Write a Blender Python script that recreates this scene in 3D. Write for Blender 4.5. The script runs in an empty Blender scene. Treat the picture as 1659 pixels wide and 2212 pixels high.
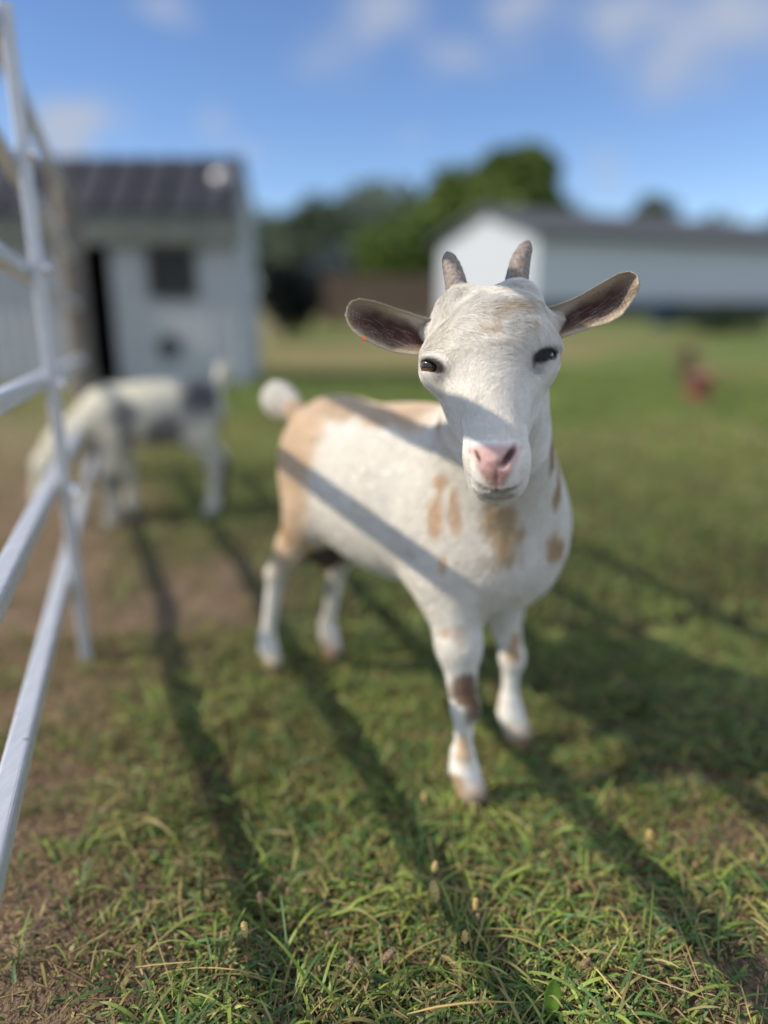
import bpy, math, random
import numpy as np
from mathutils import Vector
import openvdb

random.seed(7)
rng = np.random.default_rng(7)
C = bpy.context.scene.collection
SC = bpy.context.scene

# ------------------------------------------------------------------ camera
CAM_H = 0.72
PITCH = math.radians(16.3)
F, CX, CY = 1597.0, 829.5, 1106.0          # focal length and centre on the 1659 x 2212 view of the photo
cam_d = bpy.data.cameras.new('camera')
cam = bpy.data.objects.new('camera', cam_d); C.objects.link(cam)
cam.location = (0, 0, CAM_H); cam.rotation_euler = (math.radians(90) - PITCH, 0, 0)
cam_d.sensor_fit = 'VERTICAL'; cam_d.sensor_height = 36; cam_d.lens = 26
cam_d.clip_start = 0.02; cam_d.clip_end = 2000
cam_d.dof.use_dof = True; cam_d.dof.focus_distance = 0.77; cam_d.dof.aperture_fstop = 0.026 / 0.030
SC.camera = cam

# ------------------------------------------------------------------ light
SUN_DIR = Vector((-1.24, -0.186, 1.0)).normalized()   # towards the sun
sd = bpy.data.lights.new('sun', 'SUN'); sd.energy = 4.5; sd.angle = math.radians(0.53); sd.color = (1.0, 0.90, 0.76)
so = bpy.data.objects.new('sun', sd); C.objects.link(so)
so.rotation_euler = SUN_DIR.to_track_quat('Z', 'Y').to_euler(); so.location = (-5, 0, 6)
SC.view_settings.view_transform = 'Standard'; SC.view_settings.look = 'None'
SC.view_settings.exposure = 0.0; SC.view_settings.gamma = 1.0
SC.render.engine = 'CYCLES'
SC.cycles.use_adaptive_sampling = False
SC.cycles.max_bounces = 6; SC.cycles.diffuse_bounces = 3; SC.cycles.transparent_max_bounces = 8
SC.cycles.sample_clamp_indirect = 6

def cam_dir(px, py):
    c, s = math.cos(PITCH), math.sin(PITCH)
    x, y = (px - CX) / F, (py - CY) / F
    return Vector((x, c - y * s, -s - y * c)).normalized()

world = bpy.data.worlds.new('World'); SC.world = world; world.use_nodes = True
nt = world.node_tree; nt.nodes.clear()
def N(t, typ, **kw):
    n = t.nodes.new(typ)
    for k, v in kw.items(): setattr(n, k, v)
    return n
out = N(nt, 'ShaderNodeOutputWorld'); bg = N(nt, 'ShaderNodeBackground'); bg.inputs[1].default_value = 0.15
sky = N(nt, 'ShaderNodeTexSky'); sky.sky_type = 'NISHITA'; sky.sun_disc = False
sky.sun_elevation = math.asin(SUN_DIR.z); sky.sun_rotation = math.atan2(SUN_DIR.x, SUN_DIR.y)
sky.air_density = 0.85; sky.dust_density = 0.0; sky.ozone_density = 2.5
tc = N(nt, 'ShaderNodeTexCoord')
nt.links.new(tc.outputs['Generated'], sky.inputs[0])
wn = N(nt, 'ShaderNodeTexNoise'); wn.inputs['Scale'].default_value = 9; wn.inputs['Detail'].default_value = 5
nt.links.new(tc.outputs['Generated'], wn.inputs['Vector'])
# clouds: soft puffs at fixed directions in the sky, broken up by noise
total = None
def M(op, a, b=None, c=None):
    n = N(nt, 'ShaderNodeMath', operation=op)
    for i, v in enumerate((a, b, c)):
        if v is None: continue
        if isinstance(v, (int, float)): n.inputs[i].default_value = v
        else: nt.links.new(v, n.inputs[i])
    return n.outputs[0]
CL = [(830, 20, 9, 6, .75), (700, 100, 6, 4, .3), (985, 135, 7, 3.6, .5), (1130, 30, 6, 5, .7), (1330, 55, 9, 5, .75),
      (1580, 60, 12, 8, 1.0), (150, 270, 7.5, 4.5, 1.25), (450, 285, 5, 3, .42), (345, 5, 5, 3.2, .6), (1300, 370, 5, 5, .4), (1460, 150, 6, 4, .18),
      (2000, 30, 14, 10, .9), (-250, 150, 12, 8, .7), (560, -300, 14, 8, .7), (1500, -400, 16, 9, .8), (560, 325, 5, 2.4, .3), (900, 300, 5, 2, .2)]
warp = N(nt, 'ShaderNodeMixRGB', blend_type='ADD'); warp.inputs[0].default_value = 1
sub = N(nt, 'ShaderNodeVectorMath', operation='SUBTRACT'); sub.inputs[1].default_value = (.5, .5, .5)
nt.links.new(wn.outputs['Color'], sub.inputs[0])
scl = N(nt, 'ShaderNodeVectorMath', operation='SCALE'); scl.inputs['Scale'].default_value = .10
nt.links.new(sub.outputs[0], scl.inputs[0])
add = N(nt, 'ShaderNodeVectorMath', operation='ADD'); nt.links.new(tc.outputs['Generated'], add.inputs[0]); nt.links.new(scl.outputs[0], add.inputs[1])
for px, py, wx, wy, a in CL:
    d = cam_dir(px, py); r = Vector((d.y, -d.x, 0)).normalized(); u = r.cross(d)
    def dot(v):
        n = N(nt, 'ShaderNodeVectorMath', operation='DOT_PRODUCT'); nt.links.new(add.outputs[0], n.inputs[0]); n.inputs[1].default_value = v
        return n.outputs['Value']
    sx, sy = math.tan(math.radians(wx * .55)), math.tan(math.radians(wy * .55))
    q = M('ADD', M('POWER', M('ABSOLUTE', M('DIVIDE', dot(r), sx)), 2.0), M('POWER', M('ABSOLUTE', M('DIVIDE', dot(u), sy)), 2.0))
    g = M('MULTIPLY', M('POWER', 2.718, M('MULTIPLY', q, -3.2)), a)
    g = M('MULTIPLY', g, M('GREATER_THAN', dot(d), 0.5))
    total = g if total is None else M('ADD', total, g)
nz = M('ADD', M('MULTIPLY', wn.outputs['Fac'], 1.5), 0.25)
mask = M('MINIMUM', M('MULTIPLY', total, nz), 0.9)
mixc = N(nt, 'ShaderNodeMixRGB'); nt.links.new(mask, mixc.inputs[0])
hs = N(nt, 'ShaderNodeMixRGB', blend_type='MULTIPLY'); hs.inputs[0].default_value = 1; hs.inputs[2].default_value = (.80, .87, 1.02, 1)
nt.links.new(sky.outputs[0], hs.inputs[1])
nt.links.new(hs.outputs[0], mixc.inputs[1]); mixc.inputs[2].default_value = (3.2, 3.55, 4.3, 1)
# unseen bright clouds, added overhead and behind the viewer as fill light
tot2 = None
for v, w_ in (((.1, -.25, 1), .50), ((.9, -.55, .55), .42), ((-.2, -1, .5), .5), ((1, .35, .75), .34), ((-.9, -.6, .9), .3)):
    v = Vector(v).normalized(); n = N(nt, 'ShaderNodeVectorMath', operation='DISTANCE'); nt.links.new(add.outputs[0], n.inputs[0]); n.inputs[1].default_value = v
    g = M('MULTIPLY', M('POWER', 2.718, M('MULTIPLY', M('POWER', M('DIVIDE', n.outputs['Value'], w_), 2.0), -1.6)), 1.5)
    tot2 = g if tot2 is None else M('ADD', tot2, g)
mix2 = N(nt, 'ShaderNodeMixRGB'); nt.links.new(M('MINIMUM', M('MULTIPLY', tot2, nz), 0.92), mix2.inputs[0]); nt.links.new(mixc.outputs[0], mix2.inputs[1]); mix2.inputs[2].default_value = (5.6, 6.1, 7.3, 1)
nt.links.new(mix2.outputs[0], bg.inputs[0]); nt.links.new(bg.outputs[0], out.inputs[0])

# ------------------------------------------------------------------ helpers
cP, sP = math.cos(PITCH), math.sin(PITCH)
AX_R = np.array((1., 0, 0)); AX_U = np.array((0, sP, cP)); AX_F = np.array((0, -cP, sP))   # right, up, towards the viewer (head frame)
def W(px, py, d):
    """point at depth d on the sight line through (px, py)"""
    return np.array((0, 0, CAM_H)) + d * (-AX_F) + (px - CX) / F * d * AX_R - (py - CY) / F * d * AX_U
def proj(P):
    q = P - np.array((0, 0, CAM_H)); d = -(q @ AX_F)
    return CX + F * (q @ AX_R) / d, CY - F * (q @ AX_U) / d, d
def on_plane(px, py, z=0.0):
    a = W(px, py, 1.0) - np.array((0, 0, CAM_H)); t = (z - CAM_H) / a[2]
    return np.array((0, 0, CAM_H)) + a * t

def h3(i, j, k, seed):
    n = (i * 374761393 + j * 668265263 + k * 2147483647 + seed * 974634777) & 0xffffffff
    n = ((n ^ (n >> 13)) * 1274126177) & 0xffffffff
    return ((n ^ (n >> 16)) & 0xffff) / 65535.0
def vnoise(P, scale, seed=0):
    Q = np.asarray(P, float) * scale + 1000
    I = np.floor(Q).astype(np.int64); f = Q - I; f = f * f * (3 - 2 * f)
    r = 0
    for a in (0, 1):
        for b in (0, 1):
            for c in (0, 1):
                w = (f[:, 0] if a else 1 - f[:, 0]) * (f[:, 1] if b else 1 - f[:, 1]) * (f[:, 2] if c else 1 - f[:, 2])
                r = r + w * h3(I[:, 0] + a, I[:, 1] + b, I[:, 2] + c, seed)
    return r
def fbm(P, scale, seed=0, oct=3):
    s, a, t = 0, 1, 0
    for o in range(oct):
        s = s + a * vnoise(P, scale * 2 ** o, seed + o); t += a; a *= .5
    return s / t
def sstep(a, b, x):
    t = np.clip((x - a) / (b - a), 0, 1); return t * t * (3 - 2 * t)
def lin(c):
    c = np.array(c, float) / 255.; return np.where(c < .04045, c / 12.92, ((c + .055) / 1.055) ** 2.4)

def mesh_np(name, verts, faces, mat=None, parent=None, col=None, smooth=True):
    me = bpy.data.meshes.new(name)
    verts = np.asarray(verts, np.float32); faces = np.asarray(faces, np.int32)
    k = faces.shape[1]
    me.vertices.add(len(verts)); me.vertices.foreach_set('co', verts.ravel())
    me.loops.add(faces.size); me.loops.foreach_set('vertex_index', faces.ravel())
    me.polygons.add(len(faces)); me.polygons.foreach_set('loop_start', np.arange(0, faces.size, k, dtype=np.int32))
    me.update(calc_edges=True)
    me.polygons.foreach_set('use_smooth', np.full(len(faces), smooth))
    if col is not None:
        at = me.color_attributes.new('col', 'FLOAT_COLOR', 'POINT')
        at.data.foreach_set('color', np.concatenate([col, np.ones((len(col), 1))], 1).astype(np.float32).ravel())
    if mat: me.materials.append(mat)
    o = bpy.data.objects.new(name, me); C.objects.link(o)
    if parent: o.parent = parent
    return o
def mesh_py(name, verts, faces, mat=None, parent=None, smooth=False):
    me = bpy.data.meshes.new(name); me.from_pydata([tuple(v) for v in verts], [], faces); me.update()
    me.polygons.foreach_set('use_smooth', [smooth] * len(me.polygons))
    if mat: me.materials.append(mat)
    o = bpy.data.objects.new(name, me); C.objects.link(o)
    if parent: o.parent = parent
    return o
def tag(o, label=None, cat=None, group=None, kind=None):
    if label: o['label'] = label
    if cat: o['category'] = cat
    if group: o['group'] = group
    if kind: o['kind'] = kind
    return o
def empty(name, loc=(0, 0, 0), rz=0):
    o = bpy.data.objects.new(name, None); C.objects.link(o); o.location = loc; o.rotation_euler = (0, 0, rz); o.empty_display_size = .05
    return o
class MB:
    def __init__(s): s.v = []; s.f = []
    def box(s, c, size, ax=None, bev=0.0):
        ax = ax or (Vector((1, 0, 0)), Vector((0, 1, 0)), Vector((0, 0, 1)))
        c = Vector(c); n = len(s.v)
        for sx in (-1, 1):
            for sy in (-1, 1):
                for sz in (-1, 1):
                    s.v.append(c + ax[0] * sx * size[0] / 2 + ax[1] * sy * size[1] / 2 + ax[2] * sz * size[2] / 2)
        for q in ((0, 1, 3, 2), (4, 6, 7, 5), (0, 4, 5, 1), (2, 3, 7, 6), (0, 2, 6, 4), (1, 5, 7, 3)): s.f.append(tuple(n + i for i in q))
        return s
    def tube(s, pts, rad, seg=10, cap=True, flat=1.0):
        pts = [Vector(p) for p in pts]; rad = rad if hasattr(rad, '__len__') else [rad] * len(pts)
        n0 = len(s.v); up = None
        for i, p in enumerate(pts):
            t = (pts[min(i + 1, len(pts) - 1)] - pts[max(i - 1, 0)]).normalized()
            if up is None: up = Vector((0, 0, 1)) if abs(t.z) < .9 else Vector((1, 0, 0))
            a = t.cross(up).normalized(); b = a.cross(t).normalized(); up = b
            for k in range(seg):
                th = 2 * math.pi * k / seg
                s.v.append(p + (a * math.cos(th) + b * math.sin(th) * flat) * rad[i])
        for i in range(len(pts) - 1):
            for k in range(seg):
                a0 = n0 + i * seg + k; a1 = n0 + i * seg + (k + 1) % seg
                s.f.append((a0, a1, a1 + seg, a0 + seg))
        if cap:
            s.f.append(tuple(n0 + k for k in range(seg))[::-1]); s.f.append(tuple(n0 + (len(pts) - 1) * seg + k for k in range(seg)))
        return s
    def rbar(s, a, b, w, h, r=.005, up=Vector((0, 0, 1))):
        """square tube with rounded corners"""
        a = Vector(a); b = Vector(b); t = (b - a).normalized(); x = t.cross(up).normalized(); y = x.cross(t).normalized()
        prof = []
        for cx_, cy_, a0 in ((1, 1, 0), (-1, 1, 90), (-1, -1, 180), (1, -1, 270)):
            for k in range(4):
                th = math.radians(a0 + k * 30)
                prof.append((cx_ * (w / 2 - r) + r * math.cos(th), cy_ * (h / 2 - r) + r * math.sin(th)))
        n = len(s.v); m = len(prof)
        for p in (a, b):
            for u, v in prof: s.v.append(p + x * u + y * v)
        for k in range(m): s.f.append((n + k, n + (k + 1) % m, n + m + (k + 1) % m, n + m + k))
        s.f.append(tuple(n + k for k in range(m))[::-1]); s.f.append(tuple(n + m + k for k in range(m)))
        return s
    def build(s, name, mat, parent=None, smooth=False):
        return mesh_py(name, s.v, s.f, mat, parent, smooth)

def mat(name, color, rough=.7, noise=None, bump=None, metallic=0, spec=.5, attr=False, coord='Object', color2=None, trans=0):
    m = bpy.data.materials.new(name); m.use_nodes = True; t = m.node_tree
    b = t.nodes['Principled BSDF']; b.inputs['Roughness'].default_value = rough; b.inputs['Metallic'].default_value = metallic
    b.inputs['Specular IOR Level'].default_value = spec
    tcn = N(t, 'ShaderNodeTexCoord')
    if attr:
        a = N(t, 'ShaderNodeAttribute', attribute_name='col'); src = a.outputs['Color']
        if noise:
            nn = N(t, 'ShaderNodeTexNoise'); nn.inputs['Scale'].default_value = noise[0]; nn.inputs['Detail'].default_value = 4; t.links.new(tcn.outputs[coord], nn.inputs['Vector'])
            mr = N(t, 'ShaderNodeMapRange'); mr.inputs['From Min'].default_value = .25; mr.inputs['From Max'].default_value = .75; mr.inputs['To Min'].default_value = 1 - noise[1]; mr.inputs['To Max'].default_value = 1 + noise[1] * .4
            t.links.new(nn.outputs['Fac'], mr.inputs[0])
            mx = N(t, 'ShaderNodeMixRGB', blend_type='MULTIPLY'); mx.inputs[0].default_value = 1; t.links.new(src, mx.inputs[1]); t.links.new(mr.outputs[0], mx.inputs[2]); src = mx.outputs[0]
        t.links.new(src, b.inputs['Base Color'])
    else:
        b.inputs['Base Color'].default_value = (*color, 1)
        if noise:
            nn = N(t, 'ShaderNodeTexNoise'); nn.inputs['Scale'].default_value = noise[0]; nn.inputs['Detail'].default_value = 6; nn.inputs['Roughness'].default_value = .6
            t.links.new(tcn.outputs[coord], nn.inputs['Vector'])
            cr = N(t, 'ShaderNodeValToRGB'); c2 = color2 or tuple(c * (1 - noise[1]) for c in color)
            cr.color_ramp.elements[0].position = .35; cr.color_ramp.elements[1].position = .65
            cr.color_ramp.elements[0].color = (*c2, 1); cr.color_ramp.elements[1].color = (*color, 1)
            t.links.new(nn.outputs['Fac'], cr.inputs[0]); t.links.new(cr.outputs[0], b.inputs['Base Color'])
    if bump:
        bn = N(t, 'ShaderNodeTexNoise'); bn.inputs['Scale'].default_value = bump[0]; bn.inputs['Detail'].default_value = 5; t.links.new(tcn.outputs[coord], bn.inputs['Vector'])
        bp = N(t, 'ShaderNodeBump'); bp.inputs['Strength'].default_value = bump[1]; bp.inputs['Distance'].default_value = bump[2]
        t.links.new(bn.outputs['Fac'], bp.inputs['Height']); t.links.new(bp.outputs[0], b.inputs['Normal'])
    if trans:
        tr = N(t, 'ShaderNodeBsdfTranslucent'); mx = N(t, 'ShaderNodeMixShader'); mx.inputs[0].default_value = trans
        if attr: t.links.new(src, tr.inputs[0])
        else: tr.inputs[0].default_value = (*color, 1)
        t.links.new(b.outputs[0], mx.inputs[1]); t.links.new(tr.outputs[0], mx.inputs[2])
        t.links.new(mx.outputs[0], t.nodes['Material Output'].inputs[0])
    return m

# ------------------------------------------------------------------ ground
def bare(x, y):
    """0 = lush grass, 1 = bare earth"""
    P = np.stack([x, y, np.zeros_like(x)], 1)
    n = fbm(P, 2.6, 11, 3); n2 = fbm(P, 9, 21, 2)
    edge = -.02 - .31 * np.clip(y, .3, 6)                     # bare strip along the gate
    left = sstep(.12, -.16, x - edge + (n - .5) * .5)
    far = sstep(6, 2.6, y) 
    r = left * (.56 + .36 * far)
    r = np.maximum(r, .95 * np.exp(-(((x - .52) / .13) ** 2 + ((y - .86) / .05) ** 2)))
    r = np.maximum(r, .75 * np.exp(-(((x - .50) / .20) ** 2 + ((y - .99) / .035) ** 2)))
    r = np.maximum(r, .6 * np.exp(-(((x - .42) / .12) ** 2 + ((y - .60) / .08) ** 2)))
    r = np.maximum(r, 1.05 * np.exp(-(((x + .52) / .26) ** 2 + ((y - 1.65) / .50) ** 2)))
    r = np.maximum(r, .26 * sstep(.15, .5, x) * sstep(1.1, .7, y))
    r = r + (n2 - .5) * .6 * (.4 + r) + sstep(.52, .70, n) * .25
    return np.clip(r, 0, 1)
def gz(x, y):
    P = np.stack([x, y, np.zeros_like(x)], 1); r = np.hypot(x, y)
    f = np.exp(-(r / 6) ** 2)
    z = (fbm(P, 3.5, 31, 2) - .5) * .030 * f + (fbm(P, 14, 41, 2) - .5) * .016 * f + (fbm(P, 55, 43, 2) - .5) * .007 * np.exp(-(r / 2) ** 2)
    z = z - (fbm(P, .07, 51, 2) - .5) * .0 
    return z
def spacing(n, near, far):
    t = np.linspace(-1, 1, n); k = math.asinh(far / near * .6)
    return np.sinh(t * k) / math.sinh(k) * far
gx = spacing(520, 1.2, 700); gy = np.concatenate([spacing(520, 1.2, 700) + .9])
X, Y = np.meshgrid(gx, gy); Xf, Yf = X.ravel(), Y.ravel()
Zf = gz(Xf, Yf)
ny, nx = X.shape
idx = np.arange(nx * ny).reshape(ny, nx)
fc = np.stack([idx[:-1, :-1], idx[:-1, 1:], idx[1:, 1:], idx[1:, :-1]], -1).reshape(-1, 4)
br = bare(Xf, Yf)[:, None]
P3 = np.stack([Xf, Yf, Zf], 1)
dist = np.hypot(Xf, Yf)
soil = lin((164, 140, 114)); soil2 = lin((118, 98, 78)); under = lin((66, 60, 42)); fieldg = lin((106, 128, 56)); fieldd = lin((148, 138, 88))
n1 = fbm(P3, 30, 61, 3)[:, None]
near_c = (soil2 + (soil - soil2) * n1) * br + under * (.6 + .8 * n1) * (1 - br)  # soil under the grass is darkened to paint shade between the blades
fn = sstep(.35, .65, fbm(P3, .55, 71, 3))[:, None]
far_c = fieldg * fn + fieldd * (1 - fn)
far_c = far_c * (1 - .55 * sstep(9, 16, dist)[:, None]) + lin((104, 122, 60)) * .55 * sstep(9, 16, dist)[:, None]
fd = sstep(2.0, 4.5, dist)[:, None]
far_c = far_c * (1 - br * .8) + soil * br * .8
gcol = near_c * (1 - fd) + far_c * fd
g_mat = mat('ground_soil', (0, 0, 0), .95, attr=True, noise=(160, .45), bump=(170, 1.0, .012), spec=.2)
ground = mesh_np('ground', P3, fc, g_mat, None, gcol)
tag(ground, kind='structure')

# ------------------------------------------------------------------ grass
def blades(n, xr, yr, L, wd, colfun, bend=(.5, 1.6), keep=None, seg=3, lie=0.0, seed=1, zoff=0.0, cpos=None):
    r = np.random.default_rng(seed)
    if cpos is None:
        x = r.uniform(*xr, n); y = r.uniform(*yr, n)
    else:
        x, y = cpos
        n = len(x)
    if keep is not None:
        k = keep(x, y, r); x, y = x[k], y[k]; n = len(x)
    z = gz(x, y) - .002 + zoff * r.random(n)
    ln = L[0] + (L[1] - L[0]) * r.random(n) ** 1.6
    w = wd[0] + (wd[1] - wd[0]) * r.random(n)
    az = r.uniform(0, 2 * math.pi, n)
    th = r.uniform(.05, .7, n) + lie                       # start tilt from vertical
    bd = r.uniform(*bend, n)
    d = np.stack([np.cos(az), np.sin(az)], 1); sdv = np.stack([-np.sin(az), np.cos(az)], 1)
    tw = r.uniform(-.8, .8, n)
    p = np.stack([x, y, z], 1); rows = []
    for i in range(seg + 1):
        t = i / seg
        ww = w * (1 - .2 * t) * (1 if i < seg else .08) * (.7 if i == 0 else 1) / 2
        side = np.stack([sdv[:, 0] * np.cos(tw), sdv[:, 1] * np.cos(tw), np.sin(tw)], 1)
        rows.append(p - side * ww[:, None]); rows.append(p + side * ww[:, None])
        a = np.minimum(th + bd * t, 1.9)
        st = ln / seg
        p = p + np.stack([d[:, 0] * np.sin(a) * st, d[:, 1] * np.sin(a) * st, np.cos(a) * st], 1)
        p[:, 2] = np.maximum(p[:, 2], z + .002)
    V = np.stack(rows, 1)                                   # n, 2(seg+1), 3
    m = 2 * (seg + 1); base = (np.arange(n) * m)[:, None]
    fs = np.concatenate([base + np.array([2 * i, 2 * i + 1, 2 * i + 3, 2 * i + 2]) for i in range(seg)], 1).reshape(-1, 4)
    c = colfun(x, y, r, n)
    cc = np.repeat(c[:, None, :], m, 1)
    return V.reshape(-1, 3), fs, cc.reshape(-1, 3)
G1, G2, G3 = lin((112, 138, 56)), lin((176, 190, 96)), lin((92, 122, 68)); D1, D2, D3 = lin((184, 164, 116)), lin((124, 96, 70)), lin((172, 160, 100))
def green(x, y, r, n):
    a = r.random(n)[:, None]; b = r.random(n)[:, None]
    c = G1 * (1 - a) + G2 * a; c = np.where(b > .6, G3 * (.8 + .5 * a), c); c = np.where(b < .22, D3 * (.7 + .4 * a), c)
    P = np.stack([x, y, x * 0], 1); m = fbm(P, 5, 81, 2)[:, None]
    return c * (.56 + .66 * m)
def dead(x, y, r, n):
    a = r.random(n)[:, None]; return (D2 * (1 - a) + D1 * a) * r.uniform(.4, 1.05, (n, 1))
def view_keep(margin=.25):
    def f(x, y, r): return np.abs(x) < .58 * y + margin
    return f
def gk(dens):
    def f(x, y, r):
        P = np.stack([x, y, x * 0], 1); cl = fbm(P, 14, 91, 2)
        pr = dens * np.clip(1.08 - bare(x, y) * 1.12, .06, 1) * np.clip(.25 + 1.5 * cl, 0, 1.2)
        return (np.abs(x) < .60 * y + .3) & (r.random(len(x)) < pr)
    return f
def dk(dens):
    def f(x, y, r): return (np.abs(x) < .60 * y + .3) & (r.random(len(x)) < dens)
    return f
grass_mat = mat('grass_blades', (0, 0, 0), .5, attr=True, spec=.35, trans=.28)
parts = []
parts.append(blades(78000, (-1.1, 1.1), (.42, 1.45), (.010, .036), (.0014, .0034), green, (.5, 2.1), gk(.95), seed=1, seg=4, lie=.25))
parts.append(blades(16000, (-1.1, 1.1), (.42, 1.5), (.035, .095), (.0018, .0042), green, (.9, 2.4), gk(.7), seed=2, seg=6, lie=.45))
parts.append(blades(30000, (-1.1, 1.1), (.42, 1.5), (.008, .024), (.003, .0065), green, (.6, 1.6), gk(.9), seed=3, lie=.4))
# tufts: bunches of longer blades that spring from one point
rt = np.random.default_rng(77); tx = rt.uniform(-1, 1.1, 420); ty = rt.uniform(.42, 1.5, 420); k_ = (np.abs(tx) < .6 * ty + .2) & (rt.random(420) < 1.1 - bare(tx, ty) * .75); tx, ty = tx[k_], ty[k_]
bx_ = np.repeat(tx, 16) + rt.normal(0, .009, len(tx) * 16); by_ = np.repeat(ty, 16) + rt.normal(0, .009, len(tx) * 16)
parts.append(blades(0, None, None, (.022, .065), (.0016, .0040), green, (.7, 2.2), None, seed=6, seg=5, cpos=(bx_, by_)))
parts.append(blades(90000, (-2.2, 2.2), (1.4, 3.4), (.016, .046), (.002, .0045), green, (.5, 1.8), gk(.9), seed=4))
parts.append(blades(90000, (-4.4, 4.6), (3.3, 7.5), (.02, .06), (.005, .010), green, (.5, 1.6), gk(.9), seed=5))
V, Fq, Cc = [], [], []; off = 0
for v, f_, c in parts: V.append(v); Fq.append(f_ + off); Cc.append(c); off += len(v)
grass = mesh_np('grass', np.concatenate(V), np.concatenate(Fq), grass_mat, None, np.concatenate(Cc), smooth=False)
tag(grass, 'short green pasture grass mixed with small leaves round the goat', 'grass', kind='stuff')
dead_mat = mat('dead_thatch', (0, 0, 0), .85, attr=True, spec=.2)
parts = [blades(52000, (-1.1, 1.1), (.42, 1.5), (.006, .028), (.0007, .0022), dead, (-.2, .9), dk(.8), seed=11, lie=1.15, zoff=.012, seg=3),
         blades(20000, (-1.1, 1.1), (.42, 1.5), (.003, .009), (.0025, .007), dead, (-.6, .9), dk(.8), seed=14, lie=1.0, zoff=.010, seg=2),
         blades(1800, (-1.1, 1.1), (.42, 1.5), (.05, .12), (.0008, .0016), dead, (-.1, .5), dk(.8), seed=12, lie=1.1, zoff=.02, seg=4),
         blades(26000, (-2.2, 2.2), (1.4, 3.6), (.012, .04), (.0015, .004), dead, (-.2, .4), dk(.8), seed=13, lie=1.25, zoff=.006, seg=2)]
V, Fq, Cc = [], [], []; off = 0
for v, f_, c in parts: V.append(v); Fq.append(f_ + off); Cc.append(c); off += len(v)
thatch = mesh_np('dead_grass', np.concatenate(V), np.concatenate(Fq), dead_mat, None, np.concatenate(Cc), smooth=False)
tag(thatch, 'dry brown thatch and straw lying on the soil between the green blades', 'dead grass', kind='stuff')

# ------------------------------------------------------------------ signed-distance modelling
class SDF:
    def __init__(s, lo, hi, h):
        s.lo = np.array(lo, float); s.h = h
        s.n = np.ceil((np.array(hi) - s.lo) / h).astype(int) + 1
        s.F = np.full(tuple(s.n), 0.05, np.float32)
    def sub(s, lo, hi):
        a = np.clip(np.floor((lo - s.lo) / s.h).astype(int), 0, s.n); b = np.clip(np.ceil((hi - s.lo) / s.h).astype(int) + 1, 0, s.n)
        if np.any(b <= a): return None
        sl = tuple(slice(a[i], b[i]) for i in range(3))
        ax = [(s.lo[i] + np.arange(a[i], b[i]) * s.h).astype(np.float32) for i in range(3)]
        return sl, np.meshgrid(*ax, indexing='ij')
    def put(s, sl, d, k, op):
        F0 = s.F[sl]
        if op == '+':
            hh = np.maximum(k - np.abs(F0 - d), 0) / k; s.F[sl] = np.minimum(F0, d) - hh * hh * k * .25
        else:
            hh = np.maximum(k - np.abs(F0 + d), 0) / k; s.F[sl] = np.maximum(F0, -d) + hh * hh * k * .25
    def cone(s, a, b, ra, rb, k=.02, op='+'):
        a = np.array(a, float); b = np.array(b, float); m = max(ra, rb) + k + .015
        q = s.sub(np.minimum(a, b) - m, np.maximum(a, b) + m)
        if q is None: return
        sl, (X, Y, Z) = q
        ba = b - a; L2 = float(ba @ ba)
        t = np.clip(((X - a[0]) * ba[0] + (Y - a[1]) * ba[1] + (Z - a[2]) * ba[2]) / L2, 0, 1)
        d = np.sqrt((X - a[0] - t * ba[0]) ** 2 + (Y - a[1] - t * ba[1]) ** 2 + (Z - a[2] - t * ba[2]) ** 2) - (ra + (rb - ra) * t)
        s.put(sl, d, k, op)
    def ell(s, c, r, A=None, k=.02, op='+'):
        c = np.array(c, float); r = np.array(r, float); A = np.eye(3) if A is None else A
        m = r.max() + k + .015
        q = s.sub(c - m, c + m)
        if q is None: return
        sl, (X, Y, Z) = q
        X = X - c[0]; Y = Y - c[1]; Z = Z - c[2]
        U = [(A[i][0] * X + A[i][1] * Y + A[i][2] * Z) for i in range(3)]
        k0 = np.sqrt(sum((U[i] / r[i]) ** 2 for i in range(3))); k1 = np.sqrt(sum((U[i] / r[i] ** 2) ** 2 for i in range(3)))
        d = k0 * (k0 - 1) / np.maximum(k1, 1e-6)
        s.put(sl, d, k, op)
    def mesh(s):
        g = openvdb.FloatGrid(0.05); g.copyFromArray(s.F); g.transform = openvdb.createLinearTransform(voxelSize=s.h)
        pts, quads = g.convertToQuads(isovalue=0.0)
        return np.asarray(pts, float) + s.lo, np.asarray(quads, np.int64)[:, ::-1]
def vnormals(V, Q):
    n = np.cross(V[Q[:, 2]] - V[Q[:, 0]], V[Q[:, 3]] - V[Q[:, 1]]); vn = np.zeros_like(V)
    for i in range(4): np.add.at(vn, Q[:, i], n)
    return vn / np.maximum(np.linalg.norm(vn, axis=1, keepdims=True), 1e-9)
def cam_h(px, py, d): return W(px, py, d)

# ------------------------------------------------------------------ the main goat
HD = np.array((.693, -.721, 0)); LD = np.array((.721, .693, 0)); MID = np.array((-.004, 1.183, 0)); ZD = np.array((0, 0, 1.))
def B(s, l, z): return MID + HD * s + LD * l + ZD * z
BA = np.array((HD, LD, ZD)); HA = np.array((AX_R, AX_U, AX_F))
S = SDF((-.40, .55, -.01), (.42, 1.56, .80), .0026)
# trunk
S.ell(B(.035, 0, .425), (.225, .116, .128), BA)
S.ell(B(.06, 0, .395), (.20, .115, .112), BA, .03)
S.ell(B(-.105, 0, .452), (.105, .084, .104), BA, .04)
S.ell(B(.215, 0, .415), (.105, .103, .135), BA, .04)
S.ell(B(.255, 0, .375), (.075, .088, .085), BA, .04)
S.ell(B(.13, 0, .49), (.12, .055, .065), BA, .05)
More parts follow.
